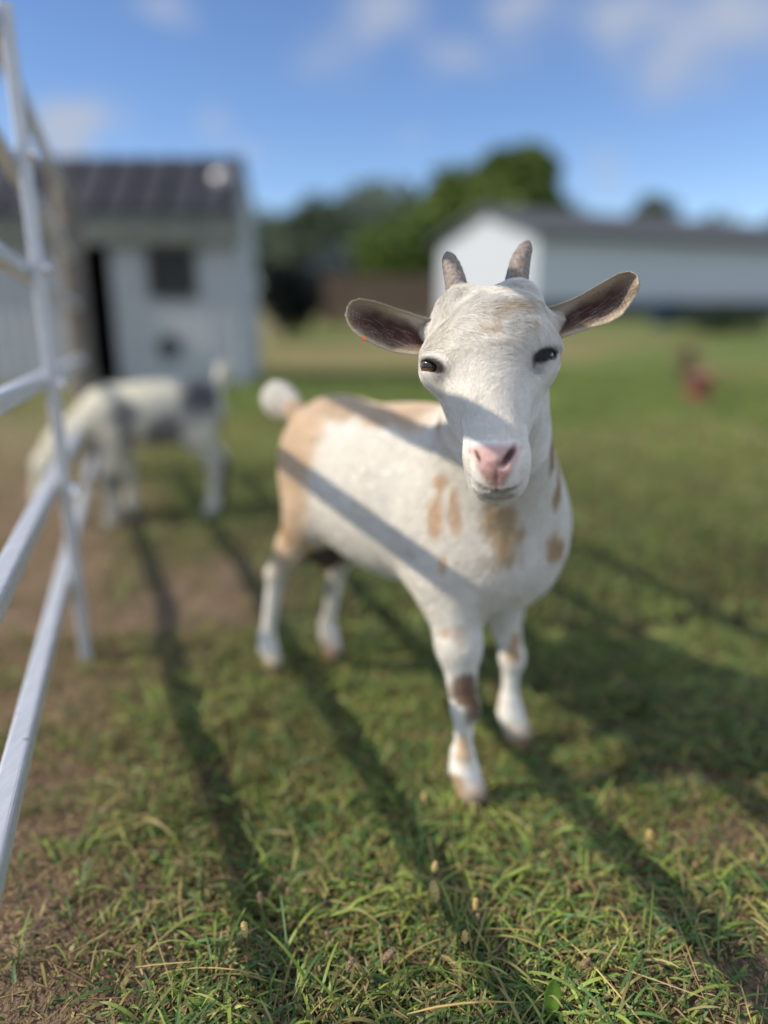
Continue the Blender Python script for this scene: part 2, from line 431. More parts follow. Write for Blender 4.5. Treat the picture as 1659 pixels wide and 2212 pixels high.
# neck
nape = W(1082, 800, .865)
S.cone(B(.195, .012, .45), nape, .086, .052, .05)
S.cone(B(.26, .02, .42), W(1084, 880, .85), .060, .042, .04)
# hind legs
for sg, foot in ((-1, (-.265, -.062)), (1, (-.228, .06))):
    dx = foot[0] + .265
    S.ell(B(-.118 + dx, .050 * sg, .41), (.064, .040, .105), BA, .04)
    S.cone(B(-.112 + dx, .054 * sg, .36), B(-.165 + dx, .058 * sg, .285), .048, .029, .03)
    S.cone(B(-.165 + dx, .058 * sg, .285), B(-.222 + dx, .061 * sg, .220), .030, .0175, .02)
    S.cone(B(-.222 + dx, .061 * sg, .220), B(foot[0] + .004, foot[1], .075), .0155, .0115, .012)
    S.cone(B(foot[0] + .004, foot[1], .078), B(foot[0] + .008, foot[1], .055), .0155, .017, .010)
    S.cone(B(foot[0] + .004, foot[1], .055), B(foot[0] + .022, foot[1], .030), .0155, .017, .010)
# front legs
for sg, foot, dz in ((-1, (.266, -.085), 0), (1, (.222, .086), 0)):
    S.ell(B(.195, .062 * sg, .37), (.065, .045, .10), BA, .04)
    S.cone(B(.215, .066 * sg, .33), B(foot[0] - .025, foot[1] * .93, .245), .045, .029, .03)
    S.cone(B(foot[0] - .025, foot[1] * .93, .245), B(foot[0] - .008, foot[1], .165), .0275, .0180, .02)
    S.ell(B(foot[0] - .004, foot[1], .155), (.0200, .0195, .024), BA, .010)
    S.cone(B(foot[0] - .006, foot[1], .15), B(foot[0] - .006, foot[1], .075), .0145, .0115, .010)
    S.cone(B(foot[0] - .006, foot[1], .078), B(foot[0] - .002, foot[1], .056), .0165, .0180, .010)
    S.cone(B(foot[0] - .004, foot[1], .056), B(foot[0] + .012, foot[1], .028), .019, .021, .010)
# tail and scrotum
S.cone(B(-.195, 0, .500), B(-.237, 0, .522), .016, .015, .02)
S.cone(B(-.237, 0, .522), B(-.275, 0, .536), .017, .024, .012)
S.ell(B(-.135, -.01, .290), (.034, .030, .048), BA, .015)
# head
S.ell(W(1060, 736, .815), (.057, .046, .060), HA, .02)
S.ell(W(1060, 735, .778), (.050, .042, .026), HA, .03)
S.ell(W(1057, 778, .790), (.0575, .034, .034), HA, .03)
S.ell(W(1058, 835, .806), (.0515, .052, .044), HA, .03)
S.cone(W(1061, 800, .772), W(1070, 960, .728), .045, .028, .03)
S.ell(W(1074, 1000, .724), (.0295, .030, .027), HA, .02)
S.ell(W(1075, 1043, .731), (.022, .014, .020), HA, .012)
S.cone(W(1061, 870, .835), W(1074, 1030, .748), .044, .021, .03)
for x, y, r in ((992, 668, .019), (1115, 655, .020)): S.ell(W(x, y, .805), (r, r, r), HA, .03)
EYES = ((933, 790, .784, -1), (1178, 768, .782, 1))
def eye_ax(sg):
    a = math.radians(24) * sg; r_ = AX_R * math.cos(a) + AX_U * math.sin(a); u_ = AX_U * math.cos(a) - AX_R * math.sin(a)
    n_ = AX_F * .68 + AX_R * .73 * sg; n_ /= np.linalg.norm(n_); u_ = u_ - n_ * (u_ @ n_); u_ /= np.linalg.norm(u_); return np.array((np.cross(u_, n_), u_, n_))
for x, y, d, sg in EYES:
    S.ell(W(x - 12 * sg, y + 1, d + .012), (.0150, .019, .018), HA, .03)
    S.ell(W(x - 4 * sg, y - 13, d - .0015), (.0155, .0068, .012), eye_ax(sg), .008)
    S.ell(W(x - 5 * sg, y + 15, d + .004), (.0135, .0040, .008), eye_ax(sg), .010)
    S.ell(W(x + sg * 1, y + 2, d - .006), (.0130, .0052, .0140), eye_ax(sg), .003, '-')
# nostrils and mouth
S.cone(W(1024, 970, .7005), W(1040, 998, .699), .0018, .0018, .003, '-')
S.cone(W(1113, 966, .7005), W(1087, 1003, .698), .0032, .0034, .003, '-')
S.cone(W(1070, 1010, .6935), W(1073, 1048, .7045), .0016, .0016, .003, '-')
S.cone(W(1010, 1032, .722), W(1040, 1053, .714), .0008, .0010, .003, '-'); S.cone(W(1040, 1053, .714), W(1075, 1062, .711), .0010, .0010, .003, '-')
S.cone(W(1075, 1062, .711), W(1108, 1052, .714), .0010, .0010, .003, '-'); S.cone(W(1108, 1052, .714), W(1136, 1028, .722), .0010, .0006, .003, '-')
# ear roots
S.cone(W(955, 722, .822), W(932, 720, .826), .018, .012, .02); S.cone(W(1168, 704, .822), W(1190, 696, .826), .018, .012, .02)
GV, GQ = S.mesh(); del S
GN = vnormals(GV, GQ)
if np.mean(np.sum(GN * (GV - GV.mean(0)), 1)) < 0: GQ = GQ[:, ::-1]; GN = -GN
GV = GV + GN * ((fbm(GV, 60, 5, 2) - .5) * .0012)[:, None]

def goat_colors(P):
    px, py, d = proj(P); q = P - MID; s, l, z = q @ HD, q @ LD, q[:, 2]
    nz = fbm(P, 28, 3, 3); nf = fbm(P, 110, 4, 2); nst2 = fbm(P * (1, 1, .22), 120, 14, 2)
    c = np.tile(lin((244, 240, 231)), (len(P), 1)) * (.94 + .05 * nf + .05 * nst2)[:, None]
    tan, dk_, pk = lin((233, 212, 184)), lin((116, 88, 66)), lin((220, 180, 172))
    def mix(c, col, a): a = np.clip(a, 0, 1)[:, None]; return c * (1 - a) + col * a
    head = (d < .87) & (P[:, 2] > .50) & (s > .1)
    body = ~head
    # rump and topline
    a = sstep(-.035, -.075, s + (nz - .5) * .05 + .25 * (np.clip(.42 - z, 0, .2)) - .0) * sstep(.20, .30, z + (nz - .5) * .07) * sstep(-.238, -.222, s)
    c = mix(c, tan, a * body * .95)
    a = sstep(.508, .530, z + (nz - .5) * .03 - .012 * np.abs(l) / .05) * sstep(.20, .1, s) * (s > -.33) * (l > -.07)
    c = mix(c, tan * .92, a * body * sstep(-.225, -.21, s))
    for sp in SPOTS:
        cen, r, rz, col, st = sp
        dd = P - cen; e = np.sqrt((dd[:, 0] ** 2 + dd[:, 1] ** 2) / r ** 2 + dd[:, 2] ** 2 / rz ** 2) + (nz - .5) * 1.2 + (nst2 - .5) * .8
        c = mix(c, lin(col), sstep(1.2, .62, e) * st * body)
    # dirty lower legs
    a = sstep(.06, .03, z + (nz - .5) * .05); c = mix(c, lin((186, 160, 130)), a * .75 * body)
    # udder
    a = sstep(.064, .044, np.linalg.norm((P - B(-.135, -.01, .278)) * (1, 1, .8), axis=1)); c = mix(c, lin((74, 52, 50)), a * body)
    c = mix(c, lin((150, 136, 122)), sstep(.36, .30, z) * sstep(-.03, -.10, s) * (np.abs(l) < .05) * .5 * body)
    # head: pink nose, dark lids, dusty crown
    def spot(x, y, rx, ry, rot=0):
        X, Y = px - x, py - y; cr, sr = math.cos(rot), math.sin(rot); U, V_ = X * cr + Y * sr, -X * sr + Y * cr
        return np.sqrt((U / rx) ** 2 + (V_ / ry) ** 2)
    fr = head & (d < .76)
    t = np.clip((py - 958) / 95., 0, 1); hw = 50 * (1 - t) ** .75 + 10
    nosem = sstep(10, -8, np.abs(px - (1069 + t * 3)) - hw + (nf - .5) * 10) * sstep(951, 970, py + (np.abs(px - 1069) / 50) ** 2 * -4) * sstep(1058, 1046, py) * fr
    c = mix(c, pk * (.86 + .2 * nf[:, None]), nosem * .92)
    c = mix(c, lin((176, 120, 104)), nosem * sstep(1000, 1035, py) * .6)
    c = mix(c, lin((140, 92, 84)), sstep(5, 1, np.abs(px - 1072)) * sstep(1005, 1020, py) * sstep(1064, 1058, py) * fr * .8)
    c = mix(c, lin((160, 108, 104)), sstep(1.2, .5, spot(1070, 1003, 26, 9)) * fr * .5)
    for x, y, rx, ry, ro in ((1032, 985, 17, 5, 1.13), (1099, 985, 27, 9, -.95)):
        c = mix(c, lin((84, 52, 54)), sstep(1.1, .6, spot(x, y, rx, ry, ro)) * fr * .9)
    mouth = 1032 + 31 * (1 - ((px - 1075) / 66) ** 2)
    c = mix(c, lin((80, 72, 62)), sstep(7, 1, np.abs(py - mouth) ) * sstep(58, 40, np.abs(px - 1073)) * fr * .6)
    c = mix(c, lin((150, 142, 128)), sstep(1.1, .6, spot(1075, 1072, 42, 10)) * fr * .55)  # chin underside darkened, its shadow painted into the coat
    c = mix(c, lin((206, 190, 168)), sstep(1.1, .5, spot(1072, 1046, 52, 14)) * fr * .35)
    for x, y, d_, sg in EYES:
        c = mix(c, lin((120, 112, 108)), sstep(1.3, .5, spot(x - sg * 6, y + 4, 44, 30, -.45 * sg)) * head * .45)
        c = mix(c, lin((84, 76, 74)), sstep(1.1, .5, spot(x - sg * 24, y + 16, 15, 6, -.7 * sg)) * head * .6)
        c = mix(c, lin((140, 136, 134)), sstep(1.2, .4, spot(x - sg * 14, y + 26, 12, 24, .7 * sg)) * head * .4)
        c = mix(c, lin((26, 22, 22)), sstep(1.25, .7, spot(x - sg * 3, y - 1, 29, 16, -.45 * sg)) * head * .95)
    for x, y, rx, ry in ((1085, 668, 30, 14), (1125, 660, 22, 12), (1140, 690, 10, 8), (1040, 705, 18, 8), (1060, 690, 8, 22)):
        c = mix(c, lin((206, 184, 156)), sstep(1.3, .3, spot(x, y, rx, ry) + (nz - .5) * 1.6) * head * .6)
    c = mix(c, lin((214, 206, 192)), head * sstep(.5, .62, fbm(P * (1, 1, .5), 60, 24, 2)) * sstep(800, 700, py) * .35)
    return np.clip(c, 0, 1)
def pick(px0, py0):
    a, b, d = pxy; k = np.where((np.abs(a - px0) < 5) & (np.abs(b - py0) < 5) & (GN @ np.array(-(-AX_F)) > -.2))[0]
    if len(k) == 0: k = np.array([np.argmin((a - px0) ** 2 + (b - py0) ** 2)])
    return GV[k[np.argmin(d[k])]]
pxy = proj(GV)
SPOTS = []
for x, y, r, rz, col, st in ((948, 1042, .013, .014, (222, 194, 162), .9), (984, 1088, .011, .034, (226, 198, 166), .8), (940, 1118, .014, .036, (226, 200, 168), .9),
        (946, 908, .015, .02, (218, 180, 140), .9), (1085, 1130, .024, .045, (214, 190, 152), .85), (1098, 1180, .018, .03, (208, 184, 146), .8),
        (1204, 1178, .016, .028, (200, 172, 134), .9), (1196, 950, .016, .034, (176, 148, 112), .85), (1209, 1020, .014, .03, (182, 156, 120), .8), (1204, 1068, .012, .018, (188, 164, 128), .8),
        (1014, 1500, .024, .028, (122, 94, 68), .9), (1018, 1545, .016, .034, (122, 94, 68), .85), (962, 1370, .012, .012, (224, 196, 160), .6), (1000, 1370, .010, .02, (196, 176, 150), .5),
        (1118, 1405, .014, .024, (206, 174, 132), .9), (1068, 1500, .010, .014, (214, 180, 140), .7), (1000, 1625, .013, .022, (226, 196, 156), .8), (955, 1220, .006, .02, (226, 192, 150), .7),
        (612, 1150, .02, .03, (222, 190, 150), .8), (1100, 1610, .02, .012, (150, 118, 88), .7), (985, 1700, .016, .02, (206, 176, 138), .9), (1075, 1215, .03, .015, (190, 176, 150), .4)):
    SPOTS.append((pick(x, y), r, rz, col, st))
GC = goat_colors(GV)
skin = mat('goat_hide', (0, 0, 0), .75, attr=True, spec=.15, bump=(260, .35, .002))
goat = empty('goat', tuple(MID + np.array((0, 0, 0))))
tag(goat, 'white goat with tan patches, pink nose and short horns looking at the camera', 'goat')
goat.location = tuple(MID)
bpy.context.view_layer.update()
OFF = MID.copy()
body = mesh_np('body', GV - OFF, GQ, skin, goat, GC)

# fur as hair curves
def fur_curves(name, V, Q, VN, lenfun, dirfun, colfun, n, rad, seed, mat_, parent, cull=None):
    r = np.random.default_rng(seed)
    e1 = V[Q[:, 1]] - V[Q[:, 0]]; e2 = V[Q[:, 3]] - V[Q[:, 0]]
    area = np.linalg.norm(np.cross(e1, e2), axis=1)
    cen = V[Q].mean(1); w = area.copy()
    if cull is not None: w = w * cull(cen)
    k = np.searchsorted(np.cumsum(w) / w.sum(), r.random(n)); k = np.minimum(k, len(Q) - 1)
    u = r.random(n)[:, None]; v = r.random(n)[:, None]
    q = Q[k]
    P = V[q[:, 0]] * (1 - u) * (1 - v) + V[q[:, 1]] * u * (1 - v) + V[q[:, 2]] * u * v + V[q[:, 3]] * (1 - u) * v
    nn = VN[q[:, 0]]
    D = dirfun(P, nn); D = D - nn * np.sum(D * nn, 1, keepdims=True); D /= np.maximum(np.linalg.norm(D, axis=1, keepdims=True), 1e-6)
    L, lift = lenfun(P)[:2]; L = L * r.uniform(.6, 1.15, n); wavy = (lenfun(P) + (1,))[2] if len(lenfun(P)) > 2 else 1
    side = np.cross(nn, D); cl = (fbm(P, 38, 7, 2) - .5) * 1.5 * wavy + r.normal(0, .14, n)
    D = D * np.cos(cl)[:, None] + side * np.sin(cl)[:, None]
    m = 4; pts = np.zeros((n, m, 3)); pts[:, 0] = P - nn * .0006; cur = P.copy()
    for i in range(1, m):
        li = lift * (1.15 - .45 * i)
        d = D + nn * li[:, None]; d /= np.linalg.norm(d, axis=1, keepdims=True)
        cur = cur + d * (L / (m - 1))[:, None]; pts[:, i] = cur
    cu = bpy.data.hair_curves.new(name); cu.add_curves([m] * n)
    cu.position_data.foreach_set('vector', (pts - OFF).astype(np.float32).ravel())
    ra = cu.attributes.new('radius', 'FLOAT', 'POINT')
    rr = (rad(P)[:, None] * np.array((1, .95, .75, .25))[None]).astype(np.float32); ra.data.foreach_set('value', rr.ravel())
    c = colfun(P) * (1 + np.clip(r.normal(-.01, .075, (n, 1)), -.3, .1))
    ca = cu.attributes.new('col', 'FLOAT_COLOR', 'POINT')
    ca.data.foreach_set('color', np.concatenate([np.repeat(np.clip(c, 0, 1), m, 0), np.ones((n * m, 1))], 1).astype(np.float32).ravel())
    cu.materials.append(mat_)
    o = bpy.data.objects.new(name, cu); C.objects.link(o); o.parent = parent
    return o
fur_mat = mat('fur', (0, 0, 0), .6, attr=True, spec=.25, trans=.22)
HEADC = W(1062, 790, .80)
def is_head(P):
    return sstep(.17, .13, np.linalg.norm(P - W(1064, 830, .785), axis=1))
def f_len(P):
    hd = is_head(P); px, py, d = proj(P); z = P[:, 2]
    L = .0045 + .0075 * sstep(.14, .30, z); L = L * (1 - hd) + hd * .0075
    crown = hd * sstep(800, 690, py) * sstep(.83, .80, d); L = L + crown * .006
    muz = hd * sstep(930, 975, py); L = L * (1 - .62 * muz)
    tail = sstep(.05, .03, np.linalg.norm(P - B(-.270, 0, .532), axis=1)); L = L + tail * .012
    inn = np.zeros(len(P))
    for x, y, d_, sg in EYES: inn = np.maximum(inn, sstep(46, 26, np.hypot(px - x, (py - y) * 1.1)) * hd)
    L = L * (1 - .85 * inn)
    nose = (np.abs(px - 1070) < 52) & (py > 955) & (py < 1055) & (d < .735)
    L = np.where(nose, .0008, L)
    lift = .40 + .02 * hd + .3 * crown + .35 * tail
    return L, lift, 1 + 1.8 * crown + .6 * hd
def f_dir(P, nn):
    hd = is_head(P)[:, None]; px, py, d = proj(P); z = P[:, 2]
    bd = -HD * .75 - ZD * .8 + np.zeros_like(P)
    legs = sstep(.30, .22, z)[:, None]; bd = bd * (1 - legs) + (-ZD) * legs
    # on the face the hair runs from the muzzle up and outwards; it swirls on the forehead
    x = (px - 1066)[:, None] / 100.; 
    fd = AX_U * 1.0 + AX_R * x * .9
    a = sstep(880, 700, py)[:, None] * 2.3
    fd = AX_U * np.cos(a) + AX_R * (np.sin(a) + x * .6 * np.cos(a * .6))
    return bd * (1 - hd) + fd * hd
def f_cull(P):
    nose = (np.linalg.norm(P - W(1072, 1000, .71), axis=1) < .002)
    hd = is_head(P); return (1 + 2.6 * hd) * np.where(P[:, 2] < .02, .2, 1)
fur_curves('fur', GV, GQ, GN, f_len, f_dir, lambda P: np.clip(goat_colors(P) * 1.03, 0, .97), 330000,
           lambda P: .00026 - .00010 * is_head(P), 5, fur_mat, body, f_cull)

# ears
def ear(name, top, bot, depth, parent, flip, cup=.014):
    """lofted cupped leaf: top and bottom outline (root -> tip) in the head's frame"""
    nu, nv = 26, 17
    def smp(poly, t):
        poly = np.array(poly, float); L = np.concatenate([[0], np.cumsum(np.linalg.norm(np.diff(poly, axis=0), axis=1))]); L /= L[-1]
        tt = t; x = np.interp(tt, L, poly[:, 0]); y = np.interp(tt, L, poly[:, 1]); return x, y
    inner = []; cols = []
    for i in range(nu):
        u = i / (nu - 1); tx, ty = smp(top, u); bx, by = smp(bot, u)
        for j in range(nv):
            v = j / (nv - 1); vv = v
            x = tx + (bx - tx) * vv; y = ty + (by - ty) * vv
            c4 = 1 - (2 * v - 1) ** 2
            dep = depth[0] + (depth[1] - depth[0]) * u + cup * c4 * (math.sin(math.pi * min(1, .25 + u * .8)) ** .7) * 1.0 - .004 * (v < .0001)
            dep += .002 * math.sin(u * 9 + v * 5)
            inner.append(W(x, y, dep)); cols.append((u, v))
    inner = np.array(inner); uv = np.array(cols)
    thick = .0022
    outer = inner + (-AX_F) * thick * (1 - .0 * uv[:, :1])
    V = np.concatenate([inner, outer]); n = nu * nv; Q = []
    for i in range(nu - 1):
        for j in range(nv - 1):
            a = i * nv + j; Q.append((a, a + 1, a + nv + 1, a + nv)); Q.append((n + a, n + a + nv, n + a + nv + 1, n + a + 1))
    for i in range(nu - 1):
        for j, fl in ((0, 0), (nv - 1, 1)):
            a = i * nv + j; q = (a, a + nv, n + a + nv, n + a); Q.append(q if not fl else q[::-1])
    for j in range(nv - 1):
        a = (nu - 1) * nv + j; Q.append((a, a + 1, n + a + 1, n + a)); a = j; Q.append((a + 1, a, n + a, n + a + 1))
    Q = np.array(Q)
    u, v = uv[:, 0], uv[:, 1]; nz = fbm(inner, 120, 9, 3); nst = fbm(inner * (1, .4, 1), 260, 19, 2)
    rim = lin((206, 192, 166)); mid_ = lin((158, 140, 122)); deep = lin((92, 60, 56)); pale = lin((214, 204, 190))
    a = sstep(.04, .22, v) * sstep(.97, .84, v) * sstep(.98, .86, u)
    b = sstep(.16, .42, v + (nz - .5) * .3) * sstep(.97, .62, v + (nz - .5) * .3) * sstep(.92, .62, u + (nz - .5) * .25)
    c = rim * (1 - a[:, None]) + mid_ * a[:, None]; c = c * (1 - b[:, None]) + deep * b[:, None]
    tuft = sstep(.62, .78, nst) * b * .08; c = c * (1 - tuft[:, None]) + lin((150, 122, 108)) * tuft[:, None]
    root = sstep(.46, .16, u + (v - .05) * .8 + (nz - .5) * .1); c = c * (1 - root[:, None]) + pale * root[:, None]
    co = np.tile(lin((222, 212, 196)), (n, 1))
    Vn = vnormals(V, Q)
    if np.mean(Vn[:n] @ AX_F) < 0: Q = Q[:, ::-1]; Vn = -Vn
    o = mesh_np('ear', V - OFF, Q, ear_mat, parent, np.concatenate([c, co]))
    # short hair on rim and a few long pale hairs inside
    cc = np.concatenate([c, co])
    rootp = W(*( (top[0][0] + bot[0][0]) / 2, (top[0][1] + bot[0][1]) / 2, depth[0]))
    tipp = W(top[-1][0], top[-1][1], depth[1]); ad = (tipp - rootp) / np.linalg.norm(tipp - rootp)
    def cf(P):
        r_ = []
        for k0 in range(0, len(P), 4000):
            d2 = ((P[k0:k0 + 4000, None] - V[None]) ** 2).sum(2); r_.append(cc[d2.argmin(1)])
        return np.concatenate(r_)
    fur_curves('fur', V, Q, Vn, lambda P: (np.full(len(P), .003), np.full(len(P), .3)), lambda P, nn: ad + np.zeros_like(P), cf, 9000, lambda P: np.full(len(P), .00014), 3, fur_mat, o)
    # tuft of long hairs growing out of the cup
    r = np.random.default_rng(12); nn_ = 34; m = 5; pts = np.zeros((nn_, m, 3))
    for k in range(nn_):
        u0 = r.uniform(.18, .62); v0 = r.uniform(.5, .95); i = int(u0 * (nu - 1)); j = int(v0 * (nv - 1)); p = inner[i * nv + j].copy()
        d = ad * r.uniform(.6, 1.1) - AX_U * r.uniform(-.5, .1) + AX_F * .3; d /= np.linalg.norm(d); L = r.uniform(.008, .022)
        for q_ in range(m): pts[k, q_] = p + d * L * q_ / (m - 1) + AX_F * .002 * math.sin(q_)
    cu = bpy.data.hair_curves.new('ear_tuft'); cu.add_curves([m] * nn_); cu.position_data.foreach_set('vector', (pts - OFF).astype(np.float32).ravel())
    ra = cu.attributes.new('radius', 'FLOAT', 'POINT'); ra.data.foreach_set('value', np.tile(np.array((.00018, .00016, .00014, .0001, .00004), np.float32), nn_))
    ca = cu.attributes.new('col', 'FLOAT_COLOR', 'POINT'); ca.data.foreach_set('color', np.tile(np.array((.46, .40, .35, 1), np.float32), nn_ * m))
    cu.materials.append(fur_mat); t = bpy.data.objects.new('ear_tuft', cu); C.objects.link(t); t.parent = o
    return o
ear_mat = mat('ear_skin', (0, 0, 0), .6, attr=True, spec=.3, bump=(400, .3, .001), trans=.12)
ear('ear', [(935, 690), (905, 682), (862, 668), (815, 652), (780, 645), (760, 650), (750, 664), (748, 680)],
    [(915, 768), (885, 766), (850, 761), (815, 748), (785, 733), (765, 716), (753, 700), (748, 684)], (.812, .795), goat, False)
ear('ear', [(1182, 664), (1215, 655), (1250, 640), (1295, 614), (1335, 591), (1360, 586), (1376, 594), (1381, 612)],
    [(1205, 732), (1235, 722), (1275, 708), (1315, 697), (1342, 682), (1362, 655), (1376, 632), (1381, 616)], (.812, .795), goat, True)
tagm = mat('orange_plastic', (.85, .22, .04), .4)
et = MB(); p = W(786, 732, .790)
et.tube([p + AX_F * -.003, p + AX_F * .002], .0024, 12); et.build('ear_tag', tagm, goat); goat.children[-1].location = tuple(-OFF)

# horns
horn_mat = bpy.data.materials.new('horn'); horn_mat.use_nodes = True; t = horn_mat.node_tree; b = t.nodes['Principled BSDF']
tcn = N(t, 'ShaderNodeTexCoord'); n1_ = N(t, 'ShaderNodeTexNoise'); n1_.inputs['Scale'].default_value = 240; n1_.inputs['Detail'].default_value = 6
wv = N(t, 'ShaderNodeTexWave', bands_direction='Z'); wv.inputs['Scale'].default_value = 55; wv.inputs['Distortion'].default_value = 5; wv.inputs['Detail'].default_value = 3
t.links.new(tcn.outputs['Object'], n1_.inputs['Vector']); t.links.new(tcn.outputs['Object'], wv.inputs['Vector'])
cr = N(t, 'ShaderNodeValToRGB'); cr.color_ramp.elements[0].position = .3; cr.color_ramp.elements[0].color = (*lin((104, 94, 86)), 1); cr.color_ramp.elements[1].position = .7; cr.color_ramp.elements[1].color = (*lin((164, 150, 136)), 1)
mm = N(t, 'ShaderNodeMath', operation='MULTIPLY_ADD'); mm.inputs[1].default_value = .05; t.links.new(wv.outputs['Fac'], mm.inputs[0]); m2 = N(t, 'ShaderNodeMath', operation='MULTIPLY'); m2.inputs[1].default_value = .95
t.links.new(n1_.outputs['Fac'], m2.inputs[0]); t.links.new(m2.outputs[0], mm.inputs[2]); t.links.new(mm.outputs[0], cr.inputs[0]); t.links.new(cr.outputs[0], b.inputs['Base Color'])
bp = N(t, 'ShaderNodeBump'); bp.inputs['Strength'].default_value = .8; bp.inputs['Distance'].default_value = .0015; t.links.new(mm.outputs[0], bp.inputs['Height']); t.links.new(bp.outputs[0], b.inputs['Normal']); b.inputs['Roughness'].default_value = .6
def horn(pts, rads):
    P = [W(*p) for p in pts]; n = 22; ts = np.linspace(0, len(P) - 1, n); Pi, Ri = [], []
    A = np.array(P); R_ = np.array(rads)
    for t_ in ts:
        Pi.append([np.interp(t_, range(len(P)), A[:, k]) for k in range(3)]); Ri.append(np.interp(t_, range(len(P)), R_))
    Pi = np.array(Pi)
    for _ in range(4): Pi[1:-1] = (Pi[:-2] + Pi[2:] + 2 * Pi[1:-1]) / 4
    Ri = [r * (1 + .018 * math.sin(i * 2.1) + .012 * math.sin(i * 4.3)) for i, r in enumerate(Ri)]
    Ri[-1] *= .3; Ri[-2] *= .72; Ri[-3] *= .9
    m = MB(); m.tube([p - OFF for p in Pi], Ri, 20); o = m.build('horn', horn_mat, goat, True); return o
horn([(990, 655, .812), (986, 615, .812), (977, 580, .816), (966, 546, .822)], [.0135, .0122, .0105, .0065])
horn([(1112, 640, .812), (1117, 600, .812), (1124, 562, .816), (1141, 522, .824)], [.0140, .0128, .0110, .0066])

# eyes
def eye(x, y, d, sg):
    c = W(x - (6 if sg > 0 else 2), y + 1, d + (-.0045 if sg > 0 else .0028)); r = .0116
    look = np.array(AX_F) * .88 + AX_R * sg * .45 - AX_U * .12; look /= np.linalg.norm(look); up = AX_U - look * (AX_U @ look); up /= np.linalg.norm(up); rt = np.cross(up, look)
    V, Q = [], []; nu, nv = 40, 24
    for j in range(nv + 1):
        ph = math.pi * j / nv
        for i in range(nu):
            th = 2 * math.pi * i / nu; V.append(look * math.cos(ph) + (rt * math.cos(th) + up * math.sin(th)) * math.sin(ph))
    for j in range(nv):
        for i in range(nu): Q.append((j * nu + i, j * nu + (i + 1) % nu, (j + 1) * nu + (i + 1) % nu, (j + 1) * nu + i))
    V = np.array(V); a = V @ rt; b_ = V @ up; rad = np.hypot(a, b_); f = V @ look
    col = np.tile(lin((40, 30, 24)), (len(V), 1)); iris = (rad < .80) & (f > 0); col[iris] = lin((104, 76, 42))
    col[iris & (rad > .66)] = lin((64, 44, 26)); pup = (np.abs(a) < .50) & (np.abs(b_) < .22) & (f > 0); col[pup] = (.004, .004, .004)
    bulge = 1 + .06 * np.clip(f, 0, 1) ** 6
    return mesh_np('eye', c + V * r * bulge[:, None] - OFF, np.array(Q), eye_mat, goat, col)
eye_mat = mat('eye', (0, 0, 0), .08, attr=True, spec=.6)
eye_mat.node_tree.nodes['Principled BSDF'].inputs['Coat Weight'].default_value = .8; eye_mat.node_tree.nodes['Principled BSDF'].inputs['Coat Roughness'].default_value = .03
for e in EYES: eye(*e)

# cloven hooves
hoof_mat = mat('hoof', lin((146, 120, 92)), .7, noise=(90, .5), bump=(200, .4, .001))
def hoof(s, l, parent=None, off=OFF, frame=B, k=1.0, m_=None):
    m = MB()
    for sd in (-1, 1):
        n = len(m.v); seg = 10
        for z, ra, fw in ((.040, .80, -.006), (.018, .98, .003), (-.004, 1.12, .010)):
            for q in range(seg):
                th = 2 * math.pi * q / seg; cx_, sy = math.cos(th), math.sin(th)
                ss = s + .010 + fw + (cx_ * .021 if cx_ > 0 else cx_ * .015) * ra * k; ll = l + sd * .0095 + sy * .0092 * ra * (1 - .45 * max(cx_, 0)) * k
                m.v.append(Vector(frame(ss, ll, z) - off))
        for a in range(2):
            for q in range(seg): i0 = n + a * seg + q; i1 = n + a * seg + (q + 1) % seg; m.f.append((i0, i0 + seg, i1 + seg, i1))
        m.f.append(tuple(n + q for q in range(seg))); m.f.append(tuple(n + 2 * seg + q for q in range(seg))[::-1])
    return m.build('hoof', m_ or hoof_mat, parent, True)
for s_, l_ in ((.270, -.085), (.226, .086), (-.256, -.062), (-.219, .06)): hoof(s_, l_, goat)

